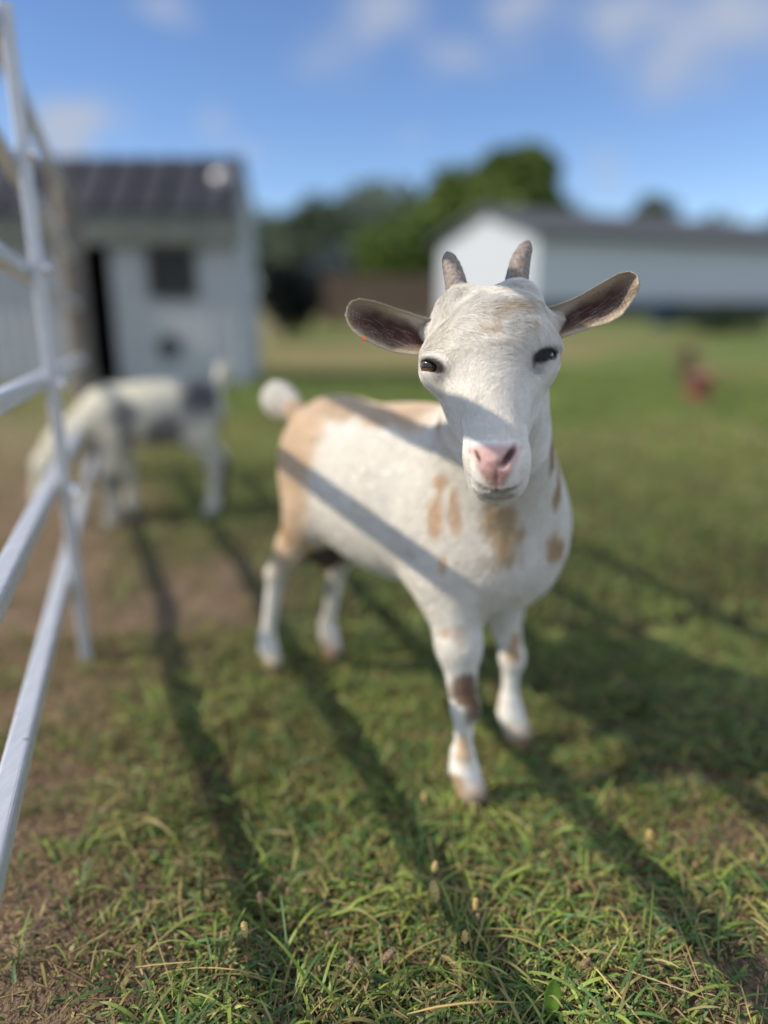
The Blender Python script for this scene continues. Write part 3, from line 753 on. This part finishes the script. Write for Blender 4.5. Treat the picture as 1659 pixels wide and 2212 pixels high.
# ------------------------------------------------------------------ second goat, grazing behind the gate
def second_goat():
    c0 = on_plane(352, 1112); HD2 = np.array((-.95, -.31, 0)); LD2 = np.array((.31, -.95, 0)); HD2 /= np.linalg.norm(HD2); LD2 = np.array((-HD2[1], HD2[0], 0))
    def b2(s, l, z): return c0 + HD2 * s + LD2 * l + ZD * z
    A2 = np.array((HD2, LD2, ZD)); s = SDF(c0 - np.array((.62, .5, .01)), c0 + np.array((.5, .5, .66)), .005)
    s.ell(b2(0, 0, .35), (.19, .10, .105), A2); s.ell(b2(-.13, 0, .36), (.10, .085, .09), A2, .04); s.ell(b2(.13, 0, .335), (.085, .08, .10), A2, .04)
    s.cone(b2(.15, 0, .36), b2(.29, .0, .27), .07, .045, .04)
    s.cone(b2(.28, 0, .27), b2(.335, 0, .20), .050, .042, .03); s.cone(b2(.335, 0, .20), b2(.375, 0, .10), .042, .024, .03)
    for sg in (-1, 1):
        s.cone(b2(.30, .035 * sg, .28), b2(.27, .10 * sg, .25), .012, .02, .01)
        s.cone(b2(.27, .022 * sg, .31), b2(.245, .03 * sg, .36), .011, .006, .008)
        fx = .13 + .03 * sg
        s.cone(b2(.12, .05 * sg, .30), b2(fx, .055 * sg, .18), .042, .022, .03); s.cone(b2(fx, .055 * sg, .18), b2(fx, .055 * sg, .04), .019, .016, .015); s.cone(b2(fx, .055 * sg, .045), b2(fx + .01, .055 * sg, .012), .018, .02, .01)
        hx = -.17 + .02 * sg
        s.ell(b2(-.12, .05 * sg, .31), (.07, .04, .08), A2, .03); s.cone(b2(-.13, .055 * sg, .27), b2(hx - .03, .055 * sg, .17), .04, .02, .03)
        s.cone(b2(hx - .03, .055 * sg, .17), b2(hx - .015, .055 * sg, .04), .018, .015, .015); s.cone(b2(hx - .015, .055 * sg, .045), b2(hx, .055 * sg, .012), .018, .02, .01)
    s.cone(b2(-.20, 0, .41), b2(-.225, 0, .46), .014, .016, .02); s.cone(b2(-.225, 0, .46), b2(-.235, 0, .49), .02, .024, .01)
    V, Q = s.mesh(); vn = vnormals(V, Q)
    if np.mean(np.sum(vn * (V - V.mean(0)), 1)) < 0: Q = Q[:, ::-1]; vn = -vn
    q = V - c0; ss, ll, z = q @ HD2, q @ LD2, q[:, 2]; nz = fbm(V, 11, 13, 3)
    c = np.tile(lin((232, 228, 212)), (len(V), 1))
    a = (sstep(-.07, -.12, ss + (nz - .5) * .14) * sstep(.30, .38, z + (nz - .5) * .1) * sstep(-.215, -.19, ss))[:, None]; c = c * (1 - a) + lin((104, 104, 110)) * a
    a = (sstep(.52, .64, nz) * (ss < .25))[:, None] * .75; c = c * (1 - a) + lin((120, 118, 118)) * a
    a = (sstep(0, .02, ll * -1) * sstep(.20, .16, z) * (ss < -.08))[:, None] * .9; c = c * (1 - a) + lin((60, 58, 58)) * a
    g = empty('goat', tuple(c0)); tag(g, 'white goat with grey and black patches grazing head down behind the gate', 'goat')
    bo = mesh_np('body', V - c0, Q, skin, g, c)
    global OFF
    keep_off = OFF; OFF = c0
    tree_c = c
    def cf(P):
        k = np.clip(((P - V.min(0)) / .02).astype(int), 0, 80); key = k[:, 0] * 10000 + k[:, 1] * 100 + k[:, 2]
        kv = np.clip(((V - V.min(0)) / .02).astype(int), 0, 80); kk = kv[:, 0] * 10000 + kv[:, 1] * 100 + kv[:, 2]
        o = np.argsort(kk); i = np.clip(np.searchsorted(kk[o], key), 0, len(o) - 1); return c[o[i]]
    fur_curves('fur', V, Q, vn, lambda P: (np.full(len(P), .016), np.full(len(P), .4)), lambda P, n_: -HD2 * .7 - ZD * .8 + np.zeros_like(P), cf, 40000, lambda P: np.full(len(P), .0005), 6, fur_mat, bo)
    OFF = keep_off
second_goat()

# ------------------------------------------------------------------ gate
GM = -.344
def gp(y, z, dx=0, sag=0): return Vector((-.514 + GM * (y - 1) + dx, y, z - sag * .055 * (y - 1)))   # the gate sags away from the viewer
rail_m = bpy.data.materials.new('gate_aluminium'); rail_m.use_nodes = True; t = rail_m.node_tree; b = t.nodes['Principled BSDF']
b.inputs['Metallic'].default_value = .35; b.inputs['Roughness'].default_value = .42
tcn = N(t, 'ShaderNodeTexCoord'); mp = N(t, 'ShaderNodeMapping'); mp.inputs['Scale'].default_value = (40, 6, 40); t.links.new(tcn.outputs['Object'], mp.inputs[0])
n_ = N(t, 'ShaderNodeTexNoise'); n_.inputs['Scale'].default_value = 3; n_.inputs['Detail'].default_value = 8; n_.inputs['Roughness'].default_value = .7; t.links.new(mp.outputs[0], n_.inputs['Vector'])
cr = N(t, 'ShaderNodeValToRGB'); cr.color_ramp.elements[0].position = .30; cr.color_ramp.elements[0].color = (.54, .56, .58, 1); cr.color_ramp.elements[1].position = .62; cr.color_ramp.elements[1].color = (.68, .69, .70, 1)
t.links.new(n_.outputs['Fac'], cr.inputs[0])
vo = N(t, 'ShaderNodeTexNoise'); vo.inputs['Scale'].default_value = 70; vo.inputs['Detail'].default_value = 3; t.links.new(tcn.outputs['Object'], vo.inputs['Vector'])
c2 = N(t, 'ShaderNodeValToRGB'); c2.color_ramp.elements[0].position = .27; c2.color_ramp.elements[0].color = (.25, .24, .23, 1); c2.color_ramp.elements[1].position = .31; c2.color_ramp.elements[1].color = (1, 1, 1, 1); t.links.new(vo.outputs['Fac'], c2.inputs[0])
mx = N(t, 'ShaderNodeMixRGB', blend_type='MULTIPLY'); mx.inputs[0].default_value = .8; t.links.new(cr.outputs[0], mx.inputs[1]); t.links.new(c2.outputs[0], mx.inputs[2]); t.links.new(mx.outputs[0], b.inputs['Base Color'])
t.links.new(n_.outputs['Fac'], N(t, 'ShaderNodeMath', operation='MULTIPLY').inputs[0])
gate = empty('farm_gate', tuple(gp(1.0, 0))); tag(gate, 'white painted metal farm gate with square rails along the left side', 'gate')
gl = Vector(gate.location)
for z in (.19, .385, .586, .785, .968, 1.175):
    m = MB(); m.rbar(gp(-.75, z, 0, 1) - gl, gp(2.94, z, 0, 1) - gl, .027, .027); m.build('rail', rail_m, gate)
for y, z0, z1 in ((-.766, .25, 1.34), (1.368, .002, 1.17)):
    m = MB(); up = Vector((GM, 1, 0)).normalized()
    m.rbar(gp(y, z0, .032 if y == 1.368 else 0) - gl, gp(y, z1, .032 if y == 1.368 else 0) - gl, .022, .024, up=up); m.build('upright', rail_m, gate)
bolt_m = mat('bright_zinc', (.8, .82, .85), .15, metallic=1)
for z in (.385, .586, .785, .968):
    m = MB(); c = gp(1.368, z, .046, 1) - gl; m.tube([c, c + Vector((.012, 0, 0))], [.011, .009], 6); m.build('bolt', bolt_m, gate)
# hinge post and the ring hanging on the gate
wood = mat('weathered_wood', lin((132, 124, 112)), .9, noise=(14, .45), bump=(60, .6, .01))
post = MB(); pb = gp(3.0, 0); rr = [.052, .050, .048, .049, .047, .046, .036]
post.tube([pb + Vector((.004 * math.sin(i * 2), 0, z)) for i, z in enumerate((-.05, .2, .45, .7, .95, 1.13, 1.15))], rr, 16)
po = post.build('gate_post', wood, None, True); tag(po, 'weathered grey wooden hinge post at the far end of the white gate', 'post')

# ------------------------------------------------------------------ shed
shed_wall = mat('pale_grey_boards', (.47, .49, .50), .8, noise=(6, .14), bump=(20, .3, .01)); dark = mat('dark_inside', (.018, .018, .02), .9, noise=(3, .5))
roofm = mat('dark_sheet_roof', (.040, .042, .055), .6, noise=(3, .4), metallic=.1); trim = mat('trim_and_eave_shade', lin((120, 124, 116)), .8, noise=(5, .3))
def shed():
    y0 = 6.3; sc = (y0 * cP + .2) / F
    X = lambda px: (px - CX) * sc
    def Zp(py, y=y0):
        a = math.atan((CY - py) / F) - PITCH; return CAM_H + y * math.tan(a)
    x0, x1 = X(-260), X(532); base = 0; top = Zp(470)
    r = empty('shed', (x0, y0, 0)); tag(r, 'small pale grey shed with dark sheet metal roof behind the grazing goat', 'shed'); L = Vector(r.location)
    def bx(m, xa, xb, ya, yb, za, zb): m.box(Vector(((xa + xb) / 2, (ya + yb) / 2, (za + zb) / 2)) - L, (abs(xb - xa), abs(yb - ya), abs(zb - za)))
    # front wall with real openings: door 190-262, window 345-440
    dx0, dx1, dz = X(170), X(262), Zp(530); wx0, wx1, wz0, wz1 = X(345), X(436), Zp(640), Zp(538)
    T = .05; m = MB(); zb = -.02
    bx(m, x0, dx0, y0, y0 + T, zb, top); bx(m, dx0, dx1, y0, y0 + T, dz, top); bx(m, dx1, wx0, y0, y0 + T, zb, top)
    bx(m, wx0, wx1, y0, y0 + T, zb, wz0); bx(m, wx0, wx1, y0, y0 + T, wz1, top); bx(m, wx1, x1, y0, y0 + T, zb, top)
    bx(m, x0, x0 + T, y0 + T, y0 + .7, zb, top + .1); bx(m, x1 - T, x1, y0 + T, y0 + .7, zb, top + .1); bx(m, x0, x1, y0 + .7, y0 + .75, zb, top + .15)
    for k in range(28):                                           # board joints as thin battens
        xx = x0 + .06 + k * (x1 - x0) / 28
        if not (dx0 - .03 < xx < dx1 + .03 or wx0 - .03 < xx < wx1 + .03): bx(m, xx, xx + .018, y0 - .008, y0 - .001, .0, top - .06)
    m.build('wall', shed_wall, r)
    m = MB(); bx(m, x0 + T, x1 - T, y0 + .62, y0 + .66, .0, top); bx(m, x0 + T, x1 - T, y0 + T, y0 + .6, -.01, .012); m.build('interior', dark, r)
    fr = MB(); bx(fr, wx0 - .03, wx0, y0 - .02, y0 + .02, wz0 - .03, wz1 + .03); bx(fr, wx1, wx1 + .03, y0 - .02, y0 + .02, wz0 - .03, wz1 + .03)
    bx(fr, wx0, wx1, y0 - .02, y0 + .02, wz1, wz1 + .03); bx(fr, wx0, wx1, y0 - .02, y0 + .02, wz0 - .03, wz0); w = fr.build('window', trim, r)
    m = MB(); bx(m, wx0, wx1, y0 + .02, y0 + .026, wz0, wz1); m.build('pane', mat('shed_glass', (.02, .022, .022), .6), w)
    # door leaf standing ajar
    m = MB(); p0 = Vector((dx0, y0, 0)); m.box(Vector((dx0 + .07, y0 - .12, dz / 2 - .02)) - L, (.28, .03, dz - .06), (Vector((.45, -.89, 0)), Vector((.89, .45, 0)), Vector((0, 0, 1)))); m.build('door', mat('door_boards', lin((120, 120, 122)), .8, noise=(8, .3)), r)
    m = MB(); vx, vz = X(372), Zp(752); m.tube([Vector((vx, y0 - .012, vz)) - L, Vector((vx, y0 + .0, vz)) - L], .105, 20); m.build('vent', mat('vent_grey', lin((92, 92, 94)), .8, noise=(20, .3)), r)
    m = MB(); bx(m, x0 - .05, x1 + .05, y0 - .10, y0 - .075, top - .20, top + .03); m.build('fascia_eave_shade', trim, r)  # board deepened and greyed to stand for the shadow under the eave
    zt = Zp(348, y0 + .40); m = MB(); n = 0; xa, xb = x0 - .08, x1 - .0
    prof = [Vector((0, y0 - .12, top + .03)), Vector((0, y0 + .40, zt)), Vector((0, y0 + .85, top + .1))]
    for a, b_ in zip(prof[:-1], prof[1:]):
        n = len(m.v)
        for xx in (xa, xb):
            for p in (a, b_):
                for dz_ in (0, .03): m.v.append(Vector((xx, p.y, p.z + dz_)) - L)
        m.f += [(n, n + 2, n + 6, n + 4)[::-1], (n + 1, n + 3, n + 7, n + 5), (n, n + 1, n + 3, n + 2), (n + 4, n + 6, n + 7, n + 5), (n, n + 4, n + 5, n + 1), (n + 2, n + 3, n + 7, n + 6)]
    d = (prof[1] - prof[0]); L2 = d.length; dn = d.normalized(); nn = Vector((0, -dn.z, dn.y))
    for k in range(13):
        xx = xa + .08 + k * (xb - xa - .16) / 12; m.box(prof[0] + d / 2 + nn * .042 + Vector((xx, 0, 0)) - L, (.03, L2, .024), (Vector((1, 0, 0)), dn, nn))
    m.build('roof', roofm, r)
    for xx in (x0 + .01, x1 - .04):
        gb = MB()
        for xo in (0, .03):
            for p in (Vector((xx + xo, y0 + .05, top)), Vector((xx + xo, y0 + .40, zt - .02)), Vector((xx + xo, y0 + .74, top + .1))): gb.v.append(p - L)
        gb.f += [(0, 1, 2), (5, 4, 3), (0, 3, 4, 1), (1, 4, 5, 2), (0, 2, 5, 3)]
        gb.build('gable', shed_wall, r)
    # pale ball on a stem, added in place of a blurred bright glint
    vp = Vector((X(498), y0 + .22, Zp(392, y0 + .22))); m = MB(); rad = []; pts = []
    for k in range(13):
        a = -math.pi / 2 + math.pi * k / 12; pts.append(vp + Vector((0, 0, .10 * math.sin(a))) - L); rad.append(max(.004, .115 * math.cos(a)))
    m.tube(pts, rad, 24); m.tube([vp - Vector((0, 0, .30)) - L, vp - Vector((0, 0, .09)) - L], .05, 16)
    m.build('glint_ball', mat('glint_grey', lin((186, 184, 182)), .4, metallic=.3, noise=(30, .2)), r, True)
shed()

# ------------------------------------------------------------------ long white house on the right
def house():
    A = Vector((4.66, 24, 0)); gd = Vector((-2.6, 5.0, 0)).normalized(); gw = 5.6; wd = Vector((.887, .461, 0)); wl = 34
    top, ap = 2.55, 3.42
    r = empty('house', tuple(A)); tag(r, 'long low white house with grey roof and bright gable end at right', 'house')
    wm = mat('white_siding', (.54, .565, .60), .6, noise=(2, .06)); rm = mat('grey_shingles', lin((86, 88, 92)), .85, noise=(5, .35)); sk = mat('skirting_shade', lin((70, 78, 88)), .8, noise=(3, .3))
    up = Vector((0, 0, 1)); nrm = Vector((wd.y, -wd.x, 0))
    m = MB(); m.box(wd * wl / 2 + nrm * -.0 + up * ((top + .55) / 2) + gd * .1, (wl, .2, top - .55), (wd, gd, up)); m.box(gd * (gw - .1) + wd * wl / 2 + up * (top / 2), (wl, .2, top), (wd, gd, up))
    m.build('long_wall', wm, r)
    m = MB(); m.box(wd * wl / 2 + up * .27 + gd * .15, (wl - .1, .2, .54), (wd, gd, up)); m.build('shaded_skirting', sk, r)  # dark colour here paints the shadow under the house
    m = MB(); n = 0
    for off_ in (.0, .2):
        for p in (gd * .203 + up * .0, gd * (gw - .203), gd * (gw - .203) + up * top, gd * (gw / 2) + up * ap, gd * .203 + up * top): m.v.append(p + wd * (off_))
    m.f += [(0, 1, 2, 3, 4)[::-1], (5, 6, 7, 8, 9)] + [(i, (i + 1) % 5, 5 + (i + 1) % 5, 5 + i) for i in range(5)]
    m.build('gable_wall', wm, r)
    m = MB()
    for e0, e1 in ((-.35, gw / 2), (gw + .35, gw / 2)):
        n = len(m.v)
        za = top - .35 / (gw / 2) * (ap - top)
        for w_ in (-.3, wl + .3):
            for g_, z_ in ((e0, za), (e1, ap)):
                for dz_ in (.02, .16): m.v.append(gd * g_ + wd * w_ + up * (z_ + dz_))
        m.f += [(n, n + 2, n + 6, n + 4), (n + 1, n + 3, n + 7, n + 5), (n, n + 1, n + 3, n + 2), (n + 4, n + 6, n + 7, n + 5), (n, n + 4, n + 5, n + 1), (n + 2, n + 3, n + 7, n + 6)]
    m.build('roof', rm, r)
    for k, w_ in enumerate((14.0, 23.0)):
        m = MB(); m.box(wd * w_ + nrm * .02 + up * 1.75, (1.1, .06, .9), (wd, gd, up)); f_ = m.build('window', wm, r); m = MB(); m.box(wd * w_ + nrm * .055 + up * 1.75, (.94, .02, .74), (wd, gd, up)); m.build('pane', mat('house_glass', lin((122, 134, 146)), .15), f_)
house()

# ------------------------------------------------------------------ trees and shrubs
def leaves(cen, rad, n, size, cols, seed, surf=.55, clump=100):
    r = np.random.default_rng(seed)
    # clump centres through the crown's volume
    d = r.normal(size=(clump, 3)); d /= np.linalg.norm(d, axis=1, keepdims=True)
    cc = np.array(cen) + d * (r.random((clump, 1)) ** .45 * .80) * np.array(rad) * np.array((1, 1, 1))
    k = r.integers(0, clump, n); dd = r.normal(size=(n, 3)); dd /= np.linalg.norm(dd, axis=1, keepdims=True)
    rc = np.array(rad) * r.uniform(.20, .40, (clump, 1))
    P = cc[k] + dd * (r.uniform(.35, 1, (n, 1)) ** .6) * rc[k]
    a = r.normal(size=(n, 3)); a /= np.linalg.norm(a, axis=1, keepdims=True); b_ = np.cross(a, r.normal(size=(n, 3))); b_ /= np.linalg.norm(b_, axis=1, keepdims=True)
    s = size * r.uniform(.5, 1.2, (n, 1))
    V = np.stack([P - a * s, P + b_ * s * .45, P + a * s, P - b_ * s * .45], 1).reshape(-1, 3)
    Q = np.arange(4 * n).reshape(n, 4)
    ck = r.random((clump, 1)); c = np.array(cols[0]) * (1 - ck[k]) + np.array(cols[1]) * ck[k]; c = c * r.uniform(.7, 1.3, (n, 1))
    return V, Q, np.repeat(c, 4, 0), cc
leaf_mat = mat('tree_leaves', (0, 0, 0), .6, attr=True, spec=.3, trans=.3); bark = mat('bark', lin((92, 80, 66)), .9, noise=(6, .4), bump=(20, .5, .03))
def tree(name, px, y, top_py, w_px, cols, seed, label, cat='tree', group='trees beyond the paddock', n=8000, low=.12, leaf=None, trunk=True):
    zc = (y * cP + .2); X = (px - CX) / F * zc; a = math.atan((CY - top_py) / F) - PITCH; H = CAM_H + y * math.tan(a); wr = w_px / 2 / F * zc
    r = empty(name, (X, y, 0)); tag(r, label, cat, group)
    cz = H * (1 + low) / 2; V, Q, c, cc = leaves((0, 0, cz), (wr * .92, wr * .8, H * (1 - low) / 2 * .92), n, leaf or max(.16, wr * .085), cols, seed)
    V[:, 2] = np.maximum(V[:, 2], .02)
    mesh_np('crown', V, Q, leaf_mat, r, c, smooth=False)
    if trunk:
        m = MB(); tr = max(.03, wr * .07); m.tube([(0, 0, -.05), (tr * .3, 0, H * .2), (-tr * .4, tr * .2, H * .45), (0, 0, H * .72)], [tr * 1.25, tr, tr * .75, tr * .3], 10)
        for k in range(0, min(len(cc), 9)): m.tube([(0, 0, H * (.2 + .04 * k)), tuple(cc[k] * .5 + np.array((0, 0, H * .2))), tuple(cc[k])], [tr * .5, tr * .3, tr * .1], 6)
        m.build('trunk', bark, r, True)
gA = (lin((112, 128, 60)), lin((80, 100, 50))); gB = (lin((126, 140, 122)), lin((104, 120, 112))); gC = (lin((108, 120, 92)), lin((88, 102, 86)))  # the palest greens have distance haze mixed into the leaf colour
tree('tree', 1065, 38, 300, 390, gA, 1, 'tall bright green tree rising behind the white gable end', n=26000, low=.05, leaf=.42)
tree('tree', 880, 34, 440, 260, (lin((106, 126, 60)), lin((82, 102, 50))), 2, 'lower green tree left of the white gable end', low=.0, n=14000)
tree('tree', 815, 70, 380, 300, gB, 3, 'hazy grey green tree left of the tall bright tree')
tree('tree', 690, 62, 415, 230, gC, 4, 'dull olive tree right of the shed roof')
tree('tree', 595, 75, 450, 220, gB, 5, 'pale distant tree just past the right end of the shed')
tree('tree', 740, 48, 520, 170, (lin((104, 116, 116)), lin((88, 100, 104))), 6, 'low grey blue tree in front of the olive tree', low=.05)  # grey blue leaf colour carries painted haze
tree('tree', 1215, 60, 410, 120, gC, 7, 'dark tree top just above the left end of the grey roof')
tree('tree', 1395, 60, 405, 150, gC, 8, 'dark round tree top above the middle of the grey roof')
tree('tree', 1520, 64, 448, 170, gB, 9, 'low pale tree top over the right part of the grey roof')
tree('tree', 1680, 64, 445, 170, gC, 10, 'low dark tree top at the right edge over the grey roof')
tree('tree', 40, 60, 400, 200, gC, 12, 'dark tree behind the left end of the shed')
tree('evergreen_bush', 622, 12.5, 545, 150, (lin((22, 34, 30)), lin((14, 20, 20))), 13, 'very dark evergreen bush beside the right wall of the shed', 'bush', 'bushes round the paddock', n=9000, low=.0, leaf=.05)
tree('bush', 700, 20, 570, 150, (lin((52, 60, 52)), lin((40, 44, 42))), 14, 'dark low bush behind the evergreen bush', 'bush', 'bushes round the paddock', n=5000, low=.0, leaf=.07)
tree('bush', 1560, 15, 655, 260, (lin((60, 76, 44)), lin((46, 62, 50))), 15, 'low dark green bush below the long wall at right', 'bush', 'bushes round the paddock', n=5000, low=.0, leaf=.05, trunk=False)
tree('weed_clump', 1478, 6.6, 725, 90, (lin((150, 128, 98)), lin((122, 116, 80))), 16, 'brown dried weed clump just behind the red bucket', 'weeds', None, n=700, low=.0, leaf=.018)

# brown fence left of the house
fence = empty('board_fence', (0.0, 19, 0)); tag(fence, 'brown wooden board fence between the evergreen bush and the white gable', 'fence')
fb = mat('brown_boards', lin((112, 92, 78)), .9, noise=(3, .35))
m = MB(); xa, xb = (705 - CX) / F * 18.4, (935 - CX) / F * 18.4
k = 0; x = xa
while x < xb: m.box((x + .07, 0, .62), (.13, .03, 1.15 + .03 * math.sin(k * 3.1))); x += .145; k += 1
m.box(((xa + xb) / 2, .03, .35), (xb - xa, .04, .09)); m.box(((xa + xb) / 2, .03, .95), (xb - xa, .04, .09)); m.build('boards', fb, fence)
for x in (xa, (xa + xb) / 2, xb): m = MB(); m.box((x, .08, .63), (.09, .09, 1.3)); m.build('post', fb, fence)

# red bucket
def bucket(name, px, py, h, rad, col, label, cat):
    p = on_plane(px, py); r = empty(name, tuple(p)); tag(r, label, cat)
    m = MB(); prof = [(rad * .78, .0), (rad * .80, .004), (rad * .98, h * .96), (rad * 1.06, h * .965), (rad * 1.06, h), (rad * .95, h), (rad * .76, .02), (.001, .018)]
    n = 24
    for q, z in prof:
        for k in range(n): m.v.append(Vector((q * math.cos(2 * math.pi * k / n), q * math.sin(2 * math.pi * k / n), z)))
    for a in range(len(prof) - 1):
        for k in range(n): m.f.append((a * n + k, a * n + (k + 1) % n, (a + 1) * n + (k + 1) % n, (a + 1) * n + k))
    m.f.append(tuple(range(n))[::-1]); m.build('pail', mat(name + '_plastic', col, .45, noise=(8, .2)), r, True)
    m = MB(); m.tube([Vector((rad * 1.05 * math.cos(a), -.4 * rad * math.sin(a) - rad * .2, h * .97 + rad * .25 * math.sin(a))) for a in np.linspace(0, math.pi, 13)], .003, 6, cap=True)
    m.build('handle', bolt_m, r, True)
bucket('bucket', 1506, 868, .20, .095, lin((186, 118, 108)), 'small red plastic bucket standing in the pasture at right', 'bucket')
bucket('barrel', 1437, 706, .62, .40, lin((62, 84, 124)), 'blue tub standing below the long white wall', 'tub')

# ------------------------------------------------------------------ plants in the near grass
stem_m = mat('stem', lin((112, 124, 58)), .7, noise=(50, .3)); seed_m = mat('seed_head', lin((164, 136, 108)), .9, noise=(500, .5), bump=(900, .8, .002)); straw_m = mat('straw', lin((206, 178, 110)), .7, noise=(60, .25)); leaf_m = mat('broad_leaf', lin((104, 142, 52)), .45, noise=(60, .3), bump=(120, .3, .002), trans=.2)
def plantain(px, py, hz, size, lean, label, pale=False):
    h = on_plane(px, py, hz); base = np.array((h[0] + lean[0], h[1] + lean[1], 0)); base[2] = gz(np.array([base[0]]), np.array([base[1]]))[0]
    r = empty('plantain_stalk', tuple(base)); tag(r, label, 'seed stalk', 'plantain seed stalks in the near grass')
    e = Vector(h - base); ax = Vector((-lean[0] * .8, -lean[1] * .8, hz)).normalized()
    m = MB(); m.tube([Vector((0, 0, 0)), e * .35 + Vector((-lean[0] * .12, 0, .004)), e * .72 + Vector((lean[0] * .04, 0, .003)), e - ax * size * .4], .00065, 6); m.build('stem', stem_m, r, True)
    m = MB(); k = 11; pts = [e + ax * (size * (i / (k - 1) - .5)) for i in range(k)]; rr = [max(.0006, .20 * size * math.sin(math.pi * (i + .6) / (k + .4)) ** .6 * (1 + .10 * (-1) ** i)) for i in range(k)]
    m.tube(pts, rr, 10)
    rs = random.Random(int(px))
    for q in range(46):                                           # the little seed capsules
        i = rs.randrange(1, k - 1); th = rs.uniform(0, 6.28); a_ = ax.orthogonal().normalized(); b_ = ax.cross(a_)
        o = pts[i] + (a_ * math.cos(th) + b_ * math.sin(th)) * rr[i]; m.tube([o, o + (a_ * math.cos(th) + b_ * math.sin(th)) * .0011 + ax * .0006], [.0009, .0003], 5)
    m.build('seed_head', seed_m if not pale else straw_m, r, False)
PL = [(562, 1939, .040, .014, (.006, -.01), 'dark brown plantain seed head above the bottom left grass, leftmost of the low group'),
      (607, 1901, .045, .012, (.01, .0), 'small brown plantain seed head just above and right of the leftmost dark one'),
      (622, 1926, .038, .010, (-.006, .0), 'tiny round seed head right below the small brown one'),
      (528, 2008, .046, .018, (.008, -.01), 'pale upright seed head leaning over a long curved grass blade'),
      (708, 2021, .030, .012, (.01, .0), 'seed head with white specks left of the bottom centre'),
      (756, 2083, .030, .016, (-.02, -.01), 'pinkish brown seed head leaning left near the bottom centre'),
      (838, 2065, .032, .020, (-.03, .0), 'large fallen brown seed head in the bottom centre'),
      (885, 1917, .042, .012, (.004, .0), 'small brown seed head left of the tall pale one'),
      (938, 1926, .050, .026, (.012, -.01), 'tall fat pale seed head below the front hoof, bent over'),
      (939, 1873, .060, .016, (-.012, .0), 'thin dark seed head directly above the fat pale one'),
      (1027, 1953, .044, .016, (.0, .0), 'brown seed head right of the fat pale one'),
      (1033, 1980, .036, .010, (.006, .0), 'small dark seed head touching the underside of the brown one'),
      (1004, 2024, .050, .015, (.0, -.01), 'straw coloured upright seed head right of centre near the bottom'),
      (1266, 2080, .030, .014, (-.02, .0), 'brown seed head lying in the bottom right grass'),
      (1404, 1804, .040, .018, (.012, .0), 'slender beige seed head standing in the dirt patch at right'),
      (917, 1722, .050, .016, (.004, .0), 'blurred beige seed head left of the front hoof')]
for px, py, hz, size, lean, lab in PL: plantain(px, py, hz, size, lean, lab, 'pale' in lab or 'straw' in lab or 'beige' in lab)
def straw(a, b, za, zb, w, label):
    p = on_plane(*a, za); q = on_plane(*b, zb); r = MB(); p, q = Vector(p), Vector(q); mid_ = (p + q) / 2 + Vector((0, 0, .006))
    r.tube([p, (p + mid_) / 2 + Vector((.001, 0, .002)), mid_, (q + mid_) / 2 + Vector((-.001, 0, .002)), q], [w * .4, w, w, w * .9, w * .5], 6); o = r.build('dry_straw', straw_m, None, True)
    tag(o, label, 'straw', 'dry straws in the near grass')
straw((1205, 2015), (1392, 2215), .02, .02, .0010, 'long yellow straw running to the bottom edge right of centre')
straw((1330, 1965), (1362, 2010), .03, .02, .0008, 'short pinkish straw above the long yellow one')
straw((1590, 2120), (1625, 2214), .03, .02, .0010, 'yellow straw near the bottom right corner')
straw((1448, 1800), (1485, 1830), .03, .02, .0008, 'blurred yellow straw in the dirt patch at right')
straw((380, 2095), (560, 2105), .012, .014, .0008, 'thin reddish straw lying flat in the bottom left grass')
straw((880, 2190), (1110, 2165), .03, .03, .0012, 'arching tan straw at the bottom centre')
def leafblade(pts, widths, label, name='broad_leaf', m_=None):
    P = [Vector(p) for p in pts]; V, Fs = [], []
    for i, p in enumerate(P):
        t = (P[min(i + 1, len(P) - 1)] - P[max(i - 1, 0)]).normalized(); s = t.cross(Vector((0, -.6, .8))).normalized(); nrm = s.cross(t)
        for k, u in enumerate((-1, -.5, 0, .5, 1)): V.append(p + s * widths[i] * u + nrm * widths[i] * .25 * abs(u) * (1 if nrm.z > 0 else -1))
    for i in range(len(P) - 1):
        for k in range(4): a = i * 5 + k; Fs.append((a, a + 1, a + 6, a + 5))
    o = mesh_py(name, V, Fs, m_ or leaf_m, None, True)
    md = o.modifiers.new('thick', 'SOLIDIFY'); md.thickness = .0006; md2 = o.modifiers.new('sub', 'SUBSURF'); md2.levels = 2; md2.render_levels = 2
    tag(o, label, 'leaf'); return o
b0 = on_plane(1192, 2212, .002)
leafblade([b0, b0 + (0, .006, .012), b0 + (.001, .010, .024), b0 + (.002, .012, .036), b0 + (.002, .012, .046)], [.002, .0065, .0095, .008, .001], 'small upright oval green leaf at the bottom edge right of centre')
b0 = on_plane(1165, 2080, .006)
leafblade([b0, b0 + (-.006, -.008, .006), b0 + (-.013, -.016, .008), b0 + (-.021, -.026, .007), b0 + (-.026, -.033, .003)], [.0012, .0045, .0058, .0040, .0008], 'wrinkled dark green broad leaf lying in the bottom centre right grass',
          m_=mat('dark_leaf', lin((72, 98, 52)), .5, noise=(90, .35), bump=(160, .4, .002), trans=.15))
